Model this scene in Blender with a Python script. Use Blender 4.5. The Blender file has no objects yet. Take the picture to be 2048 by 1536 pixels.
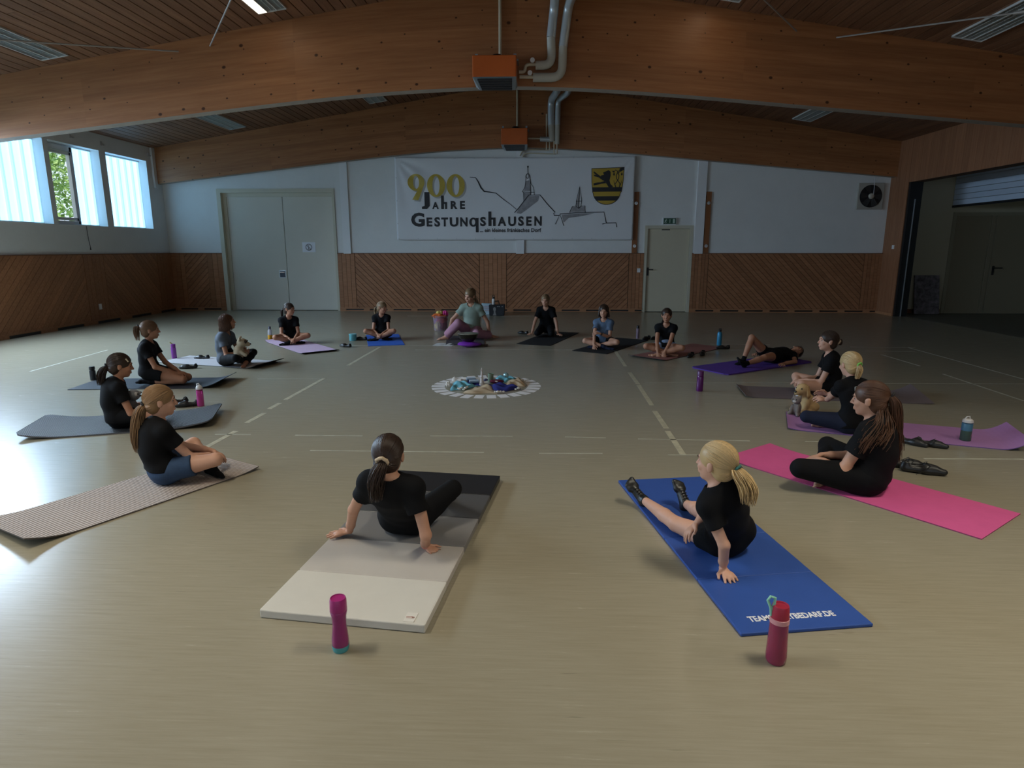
import bpy, bmesh, math, random
import numpy as np
from mathutils import Vector, Matrix
random.seed(7); rng = np.random.default_rng(7)
SC = bpy.context.scene
COL = SC.collection
PI = math.pi

# ---------------------------------------------------------------- camera
F_PX, PITCH, YAW, CAM_H = 1270.0, 0.2109, 0.0388, 1.6
cd = bpy.data.cameras.new('camera'); cam = bpy.data.objects.new('camera', cd); COL.objects.link(cam)
cam.location = (0, 0, CAM_H); cam.rotation_euler = (PI/2-PITCH, 0, YAW)
cd.sensor_width = 36.0; cd.lens = F_PX/2048*36.0; cd.clip_start = 0.05; cd.clip_end = 200
SC.camera = cam
# ---------------------------------------------------------------- colour management
SC.view_settings.view_transform = 'Standard'; SC.view_settings.look = 'None'
SC.view_settings.exposure = -0.12; SC.view_settings.gamma = 1.0; SC.view_settings.use_curve_mapping = False
# ---------------------------------------------------------------- sky
w = bpy.data.worlds.new('sky'); SC.world = w; w.use_nodes = True
bg = w.node_tree.nodes['Background']; bg.inputs[0].default_value = (0.72, 0.86, 1.0, 1); bg.inputs[1].default_value = 1.6
# ---------------------------------------------------------------- area lights for openings assumed outside the frame
def area_light(name, loc, rot, sx, sy, power, col, spread=180):
    l = bpy.data.lights.new(name, 'AREA'); l.shape = 'RECTANGLE'; l.size = sx; l.size_y = sy; l.energy = power; l.color = col
    l.spread = math.radians(spread)
    o = bpy.data.objects.new(name, l); COL.objects.link(o); o.location = loc; o.rotation_euler = rot
    return o
XL, XR, YB, YR = -9.48, 8.55, 16.39, -6.0        # left wall, right wall, back wall, rear wall
WIN_Z0, WIN_Z1 = 2.06, 3.66
WIN_W, WIN_P = 1.48, 1.66
WIN_COL = (0.31, 0.62, 0.92)
sn = bpy.data.lights.new('sun', 'SUN'); sn.energy = 4.0; sn.color = (1.0, .96, .86); sn.angle = .02
so_ = bpy.data.objects.new('sun', sn); COL.objects.link(so_); so_.rotation_euler = (0, math.radians(38), 0)   # added though the day is overcast: over the roof, to brighten the trees outside
for k in range(7):                                # unseen windows assumed in the left wall, nearer than the three in the photo
    y = 9.95-k*2.2
    area_light('window_daylight', (XL-0.02, y, 2.86), (0, -math.radians(52), 0), 1.3, 1.9, (250, 190, 100, 62, 42, 32, 26)[k], (0.60, 0.79, 1.0), 130)
area_light('rear_glazing_daylight', (1.0, YR+0.05, 1.9), (PI/2, 0, 0), 11.0, 2.2, 9, (1.0, 0.96, 0.86))  # assumed source behind the camera, added to brighten the near floor
# ---------------------------------------------------------------- pixel helpers (photo pixel -> place in the hall)
_fw = np.array([-math.sin(YAW)*math.cos(PITCH), math.cos(YAW)*math.cos(PITCH), -math.sin(PITCH)])
_rt = np.array([math.cos(YAW), math.sin(YAW), 0.0]); _up = np.cross(_rt, _fw)
_O = np.array([0, 0, CAM_H])
def _ray(x, y): return _fw+_rt*(x-1024)/F_PX+_up*(768-y)/F_PX
def fl(x, y, z=0.0):
    d = _ray(x, y); return _O+d*(z-CAM_H)/d[2]
def onY(x, y, Y):
    d = _ray(x, y); return _O+d*Y/d[1]
def onX(x, y, X):
    d = _ray(x, y); return _O+d*X/d[0]

# ---------------------------------------------------------------- materials
MATS = {}
def node(nt, t, **kw):
    n = nt.nodes.new(t)
    for k, v in kw.items():
        if isinstance(k, str) and hasattr(n, k): setattr(n, k, v)
    return n
def mat(name, col, rough=0.6, metal=0.0, noise=0.0, nscale=20.0, stretch=(1, 1, 1), bump=0.0, bscale=60.0, rnd=0.0, spec=None, trans=0.0, alpha=1.0, emit=None, estr=0.0, sss=0.0, coat=0.0, ior=None):
    """principled material: base colour varied by stretched noise and by the object's own random number"""
    if name in MATS: return MATS[name]
    m = bpy.data.materials.new(name); m.use_nodes = True; MATS[name] = m
    nt = m.node_tree; b = nt.nodes['Principled BSDF']; L = nt.links
    c = (*col, 1)
    b.inputs['Base Color'].default_value = c; b.inputs['Roughness'].default_value = rough; b.inputs['Metallic'].default_value = metal
    if spec is not None: b.inputs['Specular IOR Level'].default_value = spec
    if trans: b.inputs['Transmission Weight'].default_value = trans
    if ior: b.inputs['IOR'].default_value = ior
    if alpha < 1: b.inputs['Alpha'].default_value = alpha
    if coat: b.inputs['Coat Weight'].default_value = coat; b.inputs['Coat Roughness'].default_value = 0.25
    if emit: b.inputs['Emission Color'].default_value = (*emit, 1); b.inputs['Emission Strength'].default_value = estr
    if noise or bump or rnd:
        tc = node(nt, 'ShaderNodeTexCoord'); mp = node(nt, 'ShaderNodeMapping'); mp.inputs['Scale'].default_value = stretch
        L.new(tc.outputs['Object'], mp.inputs['Vector'])
    if noise or rnd:
        hs = node(nt, 'ShaderNodeHueSaturation'); hs.inputs['Color'].default_value = c
        val = None
        if noise:
            n = node(nt, 'ShaderNodeTexNoise'); n.inputs['Scale'].default_value = nscale; n.inputs['Detail'].default_value = 6; n.inputs['Roughness'].default_value = 0.65
            L.new(mp.outputs[0], n.inputs['Vector'])
            mr = node(nt, 'ShaderNodeMapRange'); mr.inputs['From Min'].default_value = 0.25; mr.inputs['From Max'].default_value = 0.75
            mr.inputs['To Min'].default_value = 1-noise; mr.inputs['To Max'].default_value = 1+noise
            L.new(n.outputs['Fac'], mr.inputs['Value']); val = mr.outputs[0]
        if rnd:
            oi = node(nt, 'ShaderNodeObjectInfo'); mr2 = node(nt, 'ShaderNodeMapRange')
            mr2.inputs['To Min'].default_value = 1-rnd; mr2.inputs['To Max'].default_value = 1+rnd
            L.new(oi.outputs['Random'], mr2.inputs['Value'])
            if val is None: val = mr2.outputs[0]
            else:
                mu = node(nt, 'ShaderNodeMath', operation='MULTIPLY'); L.new(val, mu.inputs[0]); L.new(mr2.outputs[0], mu.inputs[1]); val = mu.outputs[0]
        L.new(val, hs.inputs['Value']); L.new(hs.outputs[0], b.inputs['Base Color'])
    if bump:
        n2 = node(nt, 'ShaderNodeTexNoise'); n2.inputs['Scale'].default_value = bscale; n2.inputs['Detail'].default_value = 4
        L.new(mp.outputs[0], n2.inputs['Vector'])
        bp = node(nt, 'ShaderNodeBump'); bp.inputs['Strength'].default_value = bump; bp.inputs['Distance'].default_value = 0.004
        L.new(n2.outputs['Fac'], bp.inputs['Height']); L.new(bp.outputs[0], b.inputs['Normal'])
    return m

def wood(name, col, dark, grain_axis=0, rough=0.5, rnd=0.12, knots=0.0, uv=False, lam=0.0):
    """pine boards: grain stretched along one axis, round knots, tone by object"""
    if name in MATS: return MATS[name]
    m = bpy.data.materials.new(name); m.use_nodes = True; MATS[name] = m
    nt = m.node_tree; b = nt.nodes['Principled BSDF']; L = nt.links
    b.inputs['Roughness'].default_value = rough; b.inputs['Specular IOR Level'].default_value = 0.3
    tc = node(nt, 'ShaderNodeTexCoord'); src = tc.outputs['UV' if uv else 'Object']
    oi = node(nt, 'ShaderNodeObjectInfo')
    add = node(nt, 'ShaderNodeVectorMath', operation='ADD'); sc = node(nt, 'ShaderNodeVectorMath', operation='SCALE')
    comb = node(nt, 'ShaderNodeCombineXYZ')
    for i in range(3): L.new(oi.outputs['Random'], comb.inputs[i])
    L.new(comb.outputs[0], sc.inputs[0]); sc.inputs['Scale'].default_value = 37.0
    L.new(src, add.inputs[0]); L.new(sc.outputs[0], add.inputs[1])
    mp = node(nt, 'ShaderNodeMapping'); s = [9.0, 9.0, 9.0]; s[grain_axis] = 0.45; mp.inputs['Scale'].default_value = s
    L.new(add.outputs[0], mp.inputs['Vector'])
    n = node(nt, 'ShaderNodeTexNoise'); n.inputs['Scale'].default_value = 3.0; n.inputs['Detail'].default_value = 7; n.inputs['Roughness'].default_value = 0.6
    L.new(mp.outputs[0], n.inputs['Vector'])
    cr = node(nt, 'ShaderNodeValToRGB'); cr.color_ramp.elements[0].position = 0.3; cr.color_ramp.elements[1].position = 0.72
    cr.color_ramp.elements[0].color = (*dark, 1); cr.color_ramp.elements[1].color = (*col, 1)
    L.new(n.outputs['Fac'], cr.inputs['Fac']); out = cr.outputs[0]
    if lam:
        sx = node(nt, 'ShaderNodeSeparateXYZ'); L.new(src, sx.inputs[0])
        fr = node(nt, 'ShaderNodeMath', operation='MULTIPLY'); fr.inputs[1].default_value = 1/lam; L.new(sx.outputs[1], fr.inputs[0])
        flr = node(nt, 'ShaderNodeMath', operation='FLOOR'); L.new(fr.outputs[0], flr.inputs[0])
        sx2 = node(nt, 'ShaderNodeMath', operation='MULTIPLY'); sx2.inputs[1].default_value = 0.3; L.new(sx.outputs[0], sx2.inputs[0])
        fl2 = node(nt, 'ShaderNodeMath', operation='FLOOR'); L.new(sx2.outputs[0], fl2.inputs[0])
        cb = node(nt, 'ShaderNodeCombineXYZ'); L.new(flr.outputs[0], cb.inputs[0]); L.new(fl2.outputs[0], cb.inputs[1])
        wn = node(nt, 'ShaderNodeTexWhiteNoise'); L.new(cb.outputs[0], wn.inputs['Vector'])
        mr = node(nt, 'ShaderNodeMapRange'); mr.inputs['To Min'].default_value = 0.88; mr.inputs['To Max'].default_value = 1.1; L.new(wn.outputs['Value'], mr.inputs['Value'])
        hs = node(nt, 'ShaderNodeHueSaturation'); L.new(out, hs.inputs['Color']); L.new(mr.outputs[0], hs.inputs['Value']); out = hs.outputs[0]
    if knots:
        mk = node(nt, 'ShaderNodeMapping'); ks = [1.0, 1.0, 1.0]; ks[grain_axis] = 0.75; mk.inputs['Scale'].default_value = ks; L.new(add.outputs[0], mk.inputs['Vector'])
        v = node(nt, 'ShaderNodeTexVoronoi'); v.inputs['Scale'].default_value = knots; v.inputs['Randomness'].default_value = 1.0
        if uv: v.voronoi_dimensions = '2D'
        L.new(mk.outputs[0], v.inputs['Vector'])
        kr = node(nt, 'ShaderNodeValToRGB'); kr.color_ramp.elements[0].position = 0.028*knots/2.2; kr.color_ramp.elements[0].color = (1, 1, 1, 1)
        kr.color_ramp.elements[1].position = 0.05*knots/2.2; kr.color_ramp.elements[1].color = (0, 0, 0, 1)
        ck = node(nt, 'ShaderNodeSeparateColor'); L.new(v.outputs['Color'], ck.inputs[0])
        kz = node(nt, 'ShaderNodeMapRange'); kz.inputs['To Min'].default_value = .8; kz.inputs['To Max'].default_value = 2.4; L.new(ck.outputs[1], kz.inputs['Value'])
        km = node(nt, 'ShaderNodeMath', operation='MULTIPLY'); L.new(v.outputs['Distance'], km.inputs[0]); L.new(kz.outputs[0], km.inputs[1]); L.new(km.outputs[0], kr.inputs['Fac'])
        gt = node(nt, 'ShaderNodeMath', operation='GREATER_THAN'); gt.inputs[1].default_value = 0.35; L.new(ck.outputs[0], gt.inputs[0])
        mu = node(nt, 'ShaderNodeMath', operation='MULTIPLY'); L.new(kr.outputs[0], mu.inputs[0]); L.new(gt.outputs[0], mu.inputs[1])
        mx = node(nt, 'ShaderNodeMix', data_type='RGBA'); L.new(mu.outputs[0], mx.inputs['Factor']); L.new(out, mx.inputs['A'])
        mx.inputs['B'].default_value = (dark[0]*0.22, dark[1]*0.2, dark[2]*0.2, 1); out = mx.outputs['Result']
    if rnd:
        mr = node(nt, 'ShaderNodeMapRange'); mr.inputs['To Min'].default_value = 1-rnd; mr.inputs['To Max'].default_value = 1+rnd; L.new(oi.outputs['Random'], mr.inputs['Value'])
        hs = node(nt, 'ShaderNodeHueSaturation'); L.new(out, hs.inputs['Color']); L.new(mr.outputs[0], hs.inputs['Value']); out = hs.outputs[0]
    L.new(out, b.inputs['Base Color'])
    return m

# ---------------------------------------------------------------- object helpers
def link(o, parent=None):
    COL.objects.link(o)
    if parent is not None: o.parent = parent
    return o
def tag(o, label=None, cat=None, group=None, kind=None):
    if label: o['label'] = label
    if cat: o['category'] = cat
    if group: o['group'] = group
    if kind: o['kind'] = kind
    return o
def thing(name, label, cat, loc=(0, 0, 0), rotz=0.0, group=None):
    o = bpy.data.objects.new(name, None); o.empty_display_size = 0.05; link(o)
    o.location = loc; o.rotation_euler = (0, 0, rotz)
    return tag(o, label, cat, group)
def mesh(name, V, F, m, parent=None, smooth=False, loc=None):
    me = bpy.data.meshes.new(name); me.from_pydata([tuple(map(float, v)) for v in V], [], [tuple(f) for f in F]); me.update()
    if smooth: me.shade_smooth(); me.set_sharp_from_angle(angle=math.radians(48))
    o = bpy.data.objects.new(name, me); link(o, parent)
    for mm in (m if isinstance(m, (list, tuple)) else [m]): me.materials.append(mm)
    if loc is not None: o.location = loc
    return o
class MB:
    """collects simple solids; build() links them as one mesh"""
    def __init__(s): s.V = []; s.F = []; s.M = []; s.mi = 0
    def add(s, V, F):
        b = len(s.V); s.V += [tuple(v) for v in V]; s.F += [tuple(b+i for i in f) for f in F]; s.M += [s.mi]*len(F); return s
    def box(s, lo, hi):
        x0, y0, z0 = lo; x1, y1, z1 = hi
        return s.add([(x0, y0, z0), (x1, y0, z0), (x1, y1, z0), (x0, y1, z0), (x0, y0, z1), (x1, y0, z1), (x1, y1, z1), (x0, y1, z1)],
                     [(3, 2, 1, 0), (4, 5, 6, 7), (0, 1, 5, 4), (1, 2, 6, 5), (2, 3, 7, 6), (3, 0, 4, 7)])
    def prism(s, poly, fn, t0, t1):
        """convex or simple polygon (u,v) mapped by fn(u,v,t) from t0 to t1"""
        n = len(poly); V = [fn(u, v, t0) for u, v in poly]+[fn(u, v, t1) for u, v in poly]
        F = [tuple(range(n-1, -1, -1)), tuple(range(n, 2*n))]+[(i, (i+1) % n, n+(i+1) % n, n+i) for i in range(n)]
        return s.add(V, F)
    def tube(s, pts, r, n=8, cap=True):
        P = [Vector(p) for p in pts]; R = r if isinstance(r, (list, tuple)) else [r]*len(P)
        V = []; F = []; prev = None
        for i, p in enumerate(P):
            t = (P[min(i+1, len(P)-1)]-P[max(i-1, 0)]).normalized()
            if prev is None:
                a = Vector((0, 0, 1)) if abs(t.z) < 0.9 else Vector((1, 0, 0)); u = t.cross(a).normalized()
            else:
                u = (prev-t*prev.dot(t)); u = u.normalized() if u.length > 1e-6 else t.orthogonal().normalized()
            prev = u; v = t.cross(u)
            for k in range(n):
                a = 2*PI*k/n; V.append(p+u*(R[i]*math.cos(a))+v*(R[i]*math.sin(a)))
        for i in range(len(P)-1):
            for k in range(n): F.append((i*n+k, i*n+(k+1) % n, (i+1)*n+(k+1) % n, (i+1)*n+k))
        if cap: F.append(tuple(range(n-1, -1, -1))); F.append(tuple((len(P)-1)*n+k for k in range(n)))
        return s.add(V, F)
    def lathe(s, prof, n=24, c=(0, 0, 0), sx=1.0, sy=1.0):
        V = []; F = []
        for r, z in prof:
            for k in range(n):
                a = 2*PI*k/n; V.append((c[0]+sx*r*math.cos(a), c[1]+sy*r*math.sin(a), c[2]+z))
        for i in range(len(prof)-1):
            for k in range(n): F.append((i*n+k, i*n+(k+1) % n, (i+1)*n+(k+1) % n, (i+1)*n+k))
        F.append(tuple(range(n-1, -1, -1))); F.append(tuple((len(prof)-1)*n+k for k in range(n)))
        return s.add(V, F)
    def ball(s, c, r, nu=12, nv=8, R=None):
        r = (r, r, r) if not isinstance(r, (list, tuple)) else r
        V = []; F = []
        for j in range(nv+1):
            th = PI*j/nv
            for k in range(nu):
                a = 2*PI*k/nu; p = Vector((r[0]*math.sin(th)*math.cos(a), r[1]*math.sin(th)*math.sin(a), r[2]*math.cos(th)))
                if R is not None: p = R @ p
                V.append((c[0]+p.x, c[1]+p.y, c[2]+p.z))
        for j in range(nv):
            for k in range(nu): F.append((j*nu+k, (j+1)*nu+k, (j+1)*nu+(k+1) % nu, j*nu+(k+1) % nu))
        return s.add(V, F)
    def build(s, name, m, parent=None, smooth=False, loc=None):
        o = mesh(name, s.V, s.F, m, parent, smooth, loc)
        if any(s.M): o.data.polygons.foreach_set('material_index', s.M)
        return o
def bevel(o, w=0.004, seg=2):
    md = o.modifiers.new('bevel', 'BEVEL'); md.width = w; md.segments = seg; md.limit_method = 'ANGLE'; md.angle_limit = math.radians(40); return o
def clip(poly, nx, ny, c):
    """keep the part of a convex polygon where nx*u+ny*v <= c"""
    out = []
    for i in range(len(poly)):
        a = poly[i]; b = poly[(i+1) % len(poly)]; da = nx*a[0]+ny*a[1]-c; db = nx*b[0]+ny*b[1]-c
        if da <= 0: out.append(a)
        if (da < 0 < db) or (db < 0 < da):
            t = da/(da-db); out.append((a[0]+t*(b[0]-a[0]), a[1]+t*(b[1]-a[1])))
    return out
def diag_boards(parent, u0, u1, v0, v1, slope, pitch, fn, m, gap=0.007, t=0.016):
    """boards at 45 degrees filling a rectangle: slope +1 rises to larger u, -1 falls; each a piece of its own"""
    s2 = math.sqrt(.5); n = (-s2*slope, s2)
    cs = [n[0]*u+n[1]*v for u in (u0, u1) for v in (v0, v1)]
    c = min(cs)+random.random()*-pitch
    while c < max(cs):
        p = clip(clip([(u0, v0), (u1, v0), (u1, v1), (u0, v1)], n[0], n[1], c+pitch-gap/2), -n[0], -n[1], -(c+gap/2))
        if len(p) >= 3: MB().prism(p, fn, 0, t+random.uniform(-.002, .002)).build('board', m, parent)
        c += pitch
def vert_boards(parent, u0, u1, v0, v1, n, fn, m, gap=0.007, t=0.018):
    w_ = (u1-u0)/n
    for i in range(n):
        a, b = u0+i*w_+gap/2, u0+(i+1)*w_-gap/2
        MB().prism([(a, v0), (b, v0), (b, v1), (a, v1)], fn, 0, t+random.uniform(-.002, .002)).build('board', m, parent)
def interp(x, tab):
    for (a, fa), (b, fb) in zip(tab, tab[1:]):
        if x <= b: return fa+(fb-fa)*(x-a)/(b-a)
    return tab[-1][1]
def smooth_tab(tab, n=80):
    xs = np.array([t[0] for t in tab]); ys = np.array([t[1] for t in tab]); X = np.linspace(xs[0], xs[-1], n); Y = np.interp(X, xs, ys)
    for _ in range(6): Y[1:-1] = (Y[:-2]+2*Y[1:-1]+Y[2:])/4
    return list(zip(X, Y))
# ================================================================ materials of the hall
M_WALL = mat('white_plaster', (0.74, 0.74, 0.72), rough=0.85, noise=0.04, nscale=2.0, bump=0.08, bscale=40)
M_BRICKW = mat('white_painted_wall', (0.74, 0.75, 0.75), rough=0.8, noise=0.03, nscale=3.0)
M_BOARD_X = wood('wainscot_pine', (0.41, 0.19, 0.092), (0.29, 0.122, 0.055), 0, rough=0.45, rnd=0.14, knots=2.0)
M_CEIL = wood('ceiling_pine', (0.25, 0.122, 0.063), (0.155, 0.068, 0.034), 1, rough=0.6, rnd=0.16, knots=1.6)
M_BEAM = wood('glulam', (0.385, 0.165, 0.066), (0.285, 0.112, 0.042), 0, rough=0.42, rnd=0.0, knots=3.7, uv=True, lam=0.11)
M_BEAMB = mat('glulam_underside', (0.36, 0.30, 0.24), rough=0.7, noise=0.1, nscale=8)
M_CLAD = wood('upright_cladding', (0.36, 0.165, 0.083), (0.25, 0.105, 0.05), 2, rough=0.5, rnd=0.1, knots=2.4)
M_TRIM = wood('dark_trim', (0.20, 0.085, 0.04), (0.13, 0.05, 0.022), 0, rough=0.5)
M_BASE = wood('base_rail', (0.45, 0.22, 0.11), (0.33, 0.15, 0.07), 0, rough=0.5)
M_BACK = mat('dark_backing', (0.035, 0.018, 0.01), rough=0.9)
M_BLACK = mat('black_plastic', (0.012, 0.012, 0.013), rough=0.45)
M_BEIGE = mat('beige_door', (0.66, 0.62, 0.53), rough=0.55, noise=0.03, nscale=1.5)
M_BEIGEF = mat('beige_frame', (0.58, 0.54, 0.42), rough=0.5)
M_WHITEP = mat('white_paint', (0.78, 0.78, 0.78), rough=0.5)
M_ALU = mat('aluminium', (0.6, 0.62, 0.64), rough=0.35, metal=0.8)
M_ROD = mat('painted_steel', (0.36, 0.33, 0.3), rough=0.45, metal=0.3)

def floor_material():
    m = bpy.data.materials.new('linoleum'); m.use_nodes = True; nt = m.node_tree; L = nt.links; b = nt.nodes['Principled BSDF']
    tc = node(nt, 'ShaderNodeTexCoord')
    def nz(scale, st, det=4, rough=0.6):
        mp = node(nt, 'ShaderNodeMapping'); mp.inputs['Scale'].default_value = st; L.new(tc.outputs['Object'], mp.inputs['Vector'])
        n = node(nt, 'ShaderNodeTexNoise'); n.inputs['Scale'].default_value = scale; n.inputs['Detail'].default_value = det; n.inputs['Roughness'].default_value = rough
        L.new(mp.outputs[0], n.inputs['Vector']); return n.outputs['Fac']
    a = nz(1.0, (3.4, 70, 1), 7, 0.72)
    cr = node(nt, 'ShaderNodeValToRGB'); L.new(a, cr.inputs['Fac'])
    e = cr.color_ramp.elements; e[0].position = 0.28; e[0].color = (0.275, 0.243, 0.17, 1); e[1].position = 0.74; e[1].color = (0.345, 0.309, 0.228, 1)
    # dark and pale dashes of the marbling
    d = nz(1.0, (5, 95, 1), 2); r1 = node(nt, 'ShaderNodeValToRGB'); L.new(d, r1.inputs['Fac'])
    r1.color_ramp.elements[0].position = 0.695; r1.color_ramp.elements[0].color = (0, 0, 0, 1); r1.color_ramp.elements[1].position = 0.76; r1.color_ramp.elements[1].color = (1, 1, 1, 1)
    big = nz(0.9, (1, 1, 1), 2); r2 = node(nt, 'ShaderNodeMapRange'); r2.inputs['From Min'].default_value = 0.35; r2.inputs['From Max'].default_value = 0.7; L.new(big, r2.inputs['Value'])
    mu = node(nt, 'ShaderNodeMath', operation='MULTIPLY'); L.new(r1.outputs[0], mu.inputs[0]); L.new(r2.outputs[0], mu.inputs[1])
    mx = node(nt, 'ShaderNodeMix', data_type='RGBA'); L.new(mu.outputs[0], mx.inputs['Factor']); L.new(cr.outputs[0], mx.inputs['A']); mx.inputs['B'].default_value = (0.13, 0.115, 0.075, 1)
    p = nz(1.3, (4, 80, 1), 2); r3 = node(nt, 'ShaderNodeValToRGB'); L.new(p, r3.inputs['Fac'])
    r3.color_ramp.elements[0].position = 0.7; r3.color_ramp.elements[0].color = (0, 0, 0, 1); r3.color_ramp.elements[1].position = 0.8; r3.color_ramp.elements[1].color = (0.6, 0.6, 0.6, 1)
    mx2 = node(nt, 'ShaderNodeMix', data_type='RGBA'); L.new(r3.outputs[0], mx2.inputs['Factor']); L.new(mx.outputs['Result'], mx2.inputs['A']); mx2.inputs['B'].default_value = (0.42, 0.395, 0.29, 1)
    L.new(mx2.outputs['Result'], b.inputs['Base Color'])
    rg = node(nt, 'ShaderNodeMapRange'); rg.inputs['To Min'].default_value = 0.2; rg.inputs['To Max'].default_value = 0.31; L.new(a, rg.inputs['Value']); L.new(rg.outputs[0], b.inputs['Roughness'])
    b.inputs['Specular IOR Level'].default_value = 0.75
    bp = node(nt, 'ShaderNodeBump'); bp.inputs['Strength'].default_value = 0.06; bp.inputs['Distance'].default_value = 0.01
    u = nz(3.0, (1, 1, 1), 3); L.new(u, bp.inputs['Height']); L.new(bp.outputs[0], b.inputs['Normal'])
    return m
M_FLOOR = floor_material()

# ================================================================ floor
floor = tag(MB().box((XL-0.4, YR-0.3, -0.2), (XR+0.3, YB+0.3, 0)).build('floor', M_FLOOR), kind='structure')
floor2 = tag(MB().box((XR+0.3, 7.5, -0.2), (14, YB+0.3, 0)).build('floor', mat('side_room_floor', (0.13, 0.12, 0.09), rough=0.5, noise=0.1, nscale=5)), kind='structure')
M_TAPE = mat('worn_line_paint', (0.45, 0.41, 0.29), rough=0.55, noise=0.35, nscale=14)
M_TAPE2 = mat('pale_line_paint', (0.40, 0.385, 0.30), rough=0.55, noise=0.35, nscale=10)
def tape(p, q, wd, m=M_TAPE, z=0.0012):
    a, b = Vector(fl(*p)), Vector(fl(*q)); d = (b-a); d.z = 0; d.normalize(); n = Vector((-d.y, d.x, 0))*wd/2
    V = [a-n, b-n, b+n, a+n]; V = [(v.x, v.y, 0.0003) for v in V]+[(v.x, v.y, z) for v in V]
    mesh('line_marking', V, [(4, 5, 6, 7), (0, 1, 5, 4), (1, 2, 6, 5), (2, 3, 7, 6), (3, 0, 4, 7)], m, floor)
for p, q in [((760, 694), (696, 731)), ((648, 757), (570, 800)), ((529, 826), (493, 846)), ((472, 862), (410, 896)), ((560, 806), (538, 818))]: tape(p, q, 0.05)
for p, q in [((1231, 703), (1251, 733)), ((1259, 745), (1276, 768)), ((1277, 770), (1304, 811)), ((1309, 822), (1333, 857)), ((1335, 862), (1366, 909)), ((1222, 690), (1230, 702))]: tape(p, q, 0.05)
for p, q, wd in [((700, 691.5), (1068, 692), .02), ((830, 700), (1180, 700), .025), ((1290, 765.5), (1595, 765.5), .022), ((1700, 767), (2048, 768), .02),
                 ((590, 870.5), (725, 872), .022), ((860, 872), (1025, 873), .022), ((1130, 874), (1212, 876), .022), ((1276, 878), (1500, 882), .022), ((1610, 883), (1670, 884), .022),
                 ((620, 901), (968, 905), .022), ((1078, 907), (1205, 907), .022), ((1336, 910), (1408, 910), .022), ((1848, 917.5), (2048, 918.5), .03),
                 ((815, 632), (1090, 632), .03), ((430, 869), (502, 869), .02), ((515, 758), (640, 758), .016), ((1420, 688), (1540, 690), .02), ((1440, 700), (1500, 700), .02),
                 ((1816, 695), (2048, 758.5), .03), ((1762, 709), (1840, 732), .03), ((1886, 748), (2048, 802), .03), ((1700, 694), (1830, 695), .02), ((1730, 702), (1830, 703), .02), ((60, 743), (215, 700), .03)]:
    tape(p, q, wd, M_TAPE2)

# ================================================================ ceiling
XRI = -0.3
def zceil(x): return 4.0+0.158*(x-XL) if x < XRI else 4.05+0.158*(XR-x)
ce = MB()
for xa, xb in ((XL-.4, XRI), (XRI, XR+.3)):
    za, zb = zceil(xa), zceil(xb-1e-6)
    V = [(xa, YR-.3, za+.025), (xb, YR-.3, zb+.025), (xb, YB+.3, zb+.025), (xa, YB+.3, za+.025)]; V += [(x, y, z+.15) for x, y, z in V]
    ce.add(V, [(3, 2, 1, 0), (4, 5, 6, 7), (0, 1, 5, 4), (1, 2, 6, 5), (2, 3, 7, 6), (3, 0, 4, 7)])
ceiling = tag(ce.build('ceiling', mat('ceiling_backing', (0.05, 0.024, 0.013), rough=0.9)), kind='structure')
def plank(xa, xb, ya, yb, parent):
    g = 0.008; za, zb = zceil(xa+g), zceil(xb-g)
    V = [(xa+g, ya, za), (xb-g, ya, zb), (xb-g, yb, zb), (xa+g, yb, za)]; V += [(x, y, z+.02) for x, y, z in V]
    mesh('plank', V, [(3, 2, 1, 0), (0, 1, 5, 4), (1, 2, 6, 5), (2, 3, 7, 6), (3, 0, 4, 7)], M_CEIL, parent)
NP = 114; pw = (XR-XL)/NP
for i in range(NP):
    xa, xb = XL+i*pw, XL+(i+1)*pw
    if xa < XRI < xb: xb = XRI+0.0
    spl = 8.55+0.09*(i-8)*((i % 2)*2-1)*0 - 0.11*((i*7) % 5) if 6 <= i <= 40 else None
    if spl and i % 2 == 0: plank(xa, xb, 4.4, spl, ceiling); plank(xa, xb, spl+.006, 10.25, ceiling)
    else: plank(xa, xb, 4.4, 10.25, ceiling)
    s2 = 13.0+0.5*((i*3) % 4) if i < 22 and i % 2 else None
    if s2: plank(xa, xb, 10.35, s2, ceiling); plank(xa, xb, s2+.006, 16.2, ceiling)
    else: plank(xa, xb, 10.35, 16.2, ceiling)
rest = MB()
for i in range(NP):
    xa, xb = XL+i*pw+.008, XL+(i+1)*pw-.008; za, zb = zceil(xa), zceil(xb)
    rest.add([(xa, YR, za), (xb, YR, zb), (xb, 4.3, zb), (xa, 4.3, za), (xa, YR, za+.02), (xb, YR, zb+.02), (xb, 4.3, zb+.02), (xa, 4.3, za+.02)], [(3, 2, 1, 0), (0, 1, 5, 4), (1, 2, 6, 5), (2, 3, 7, 6), (3, 0, 4, 7)])
tag(rest.build('rear_planks', M_CEIL, ceiling), kind='stuff')

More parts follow.
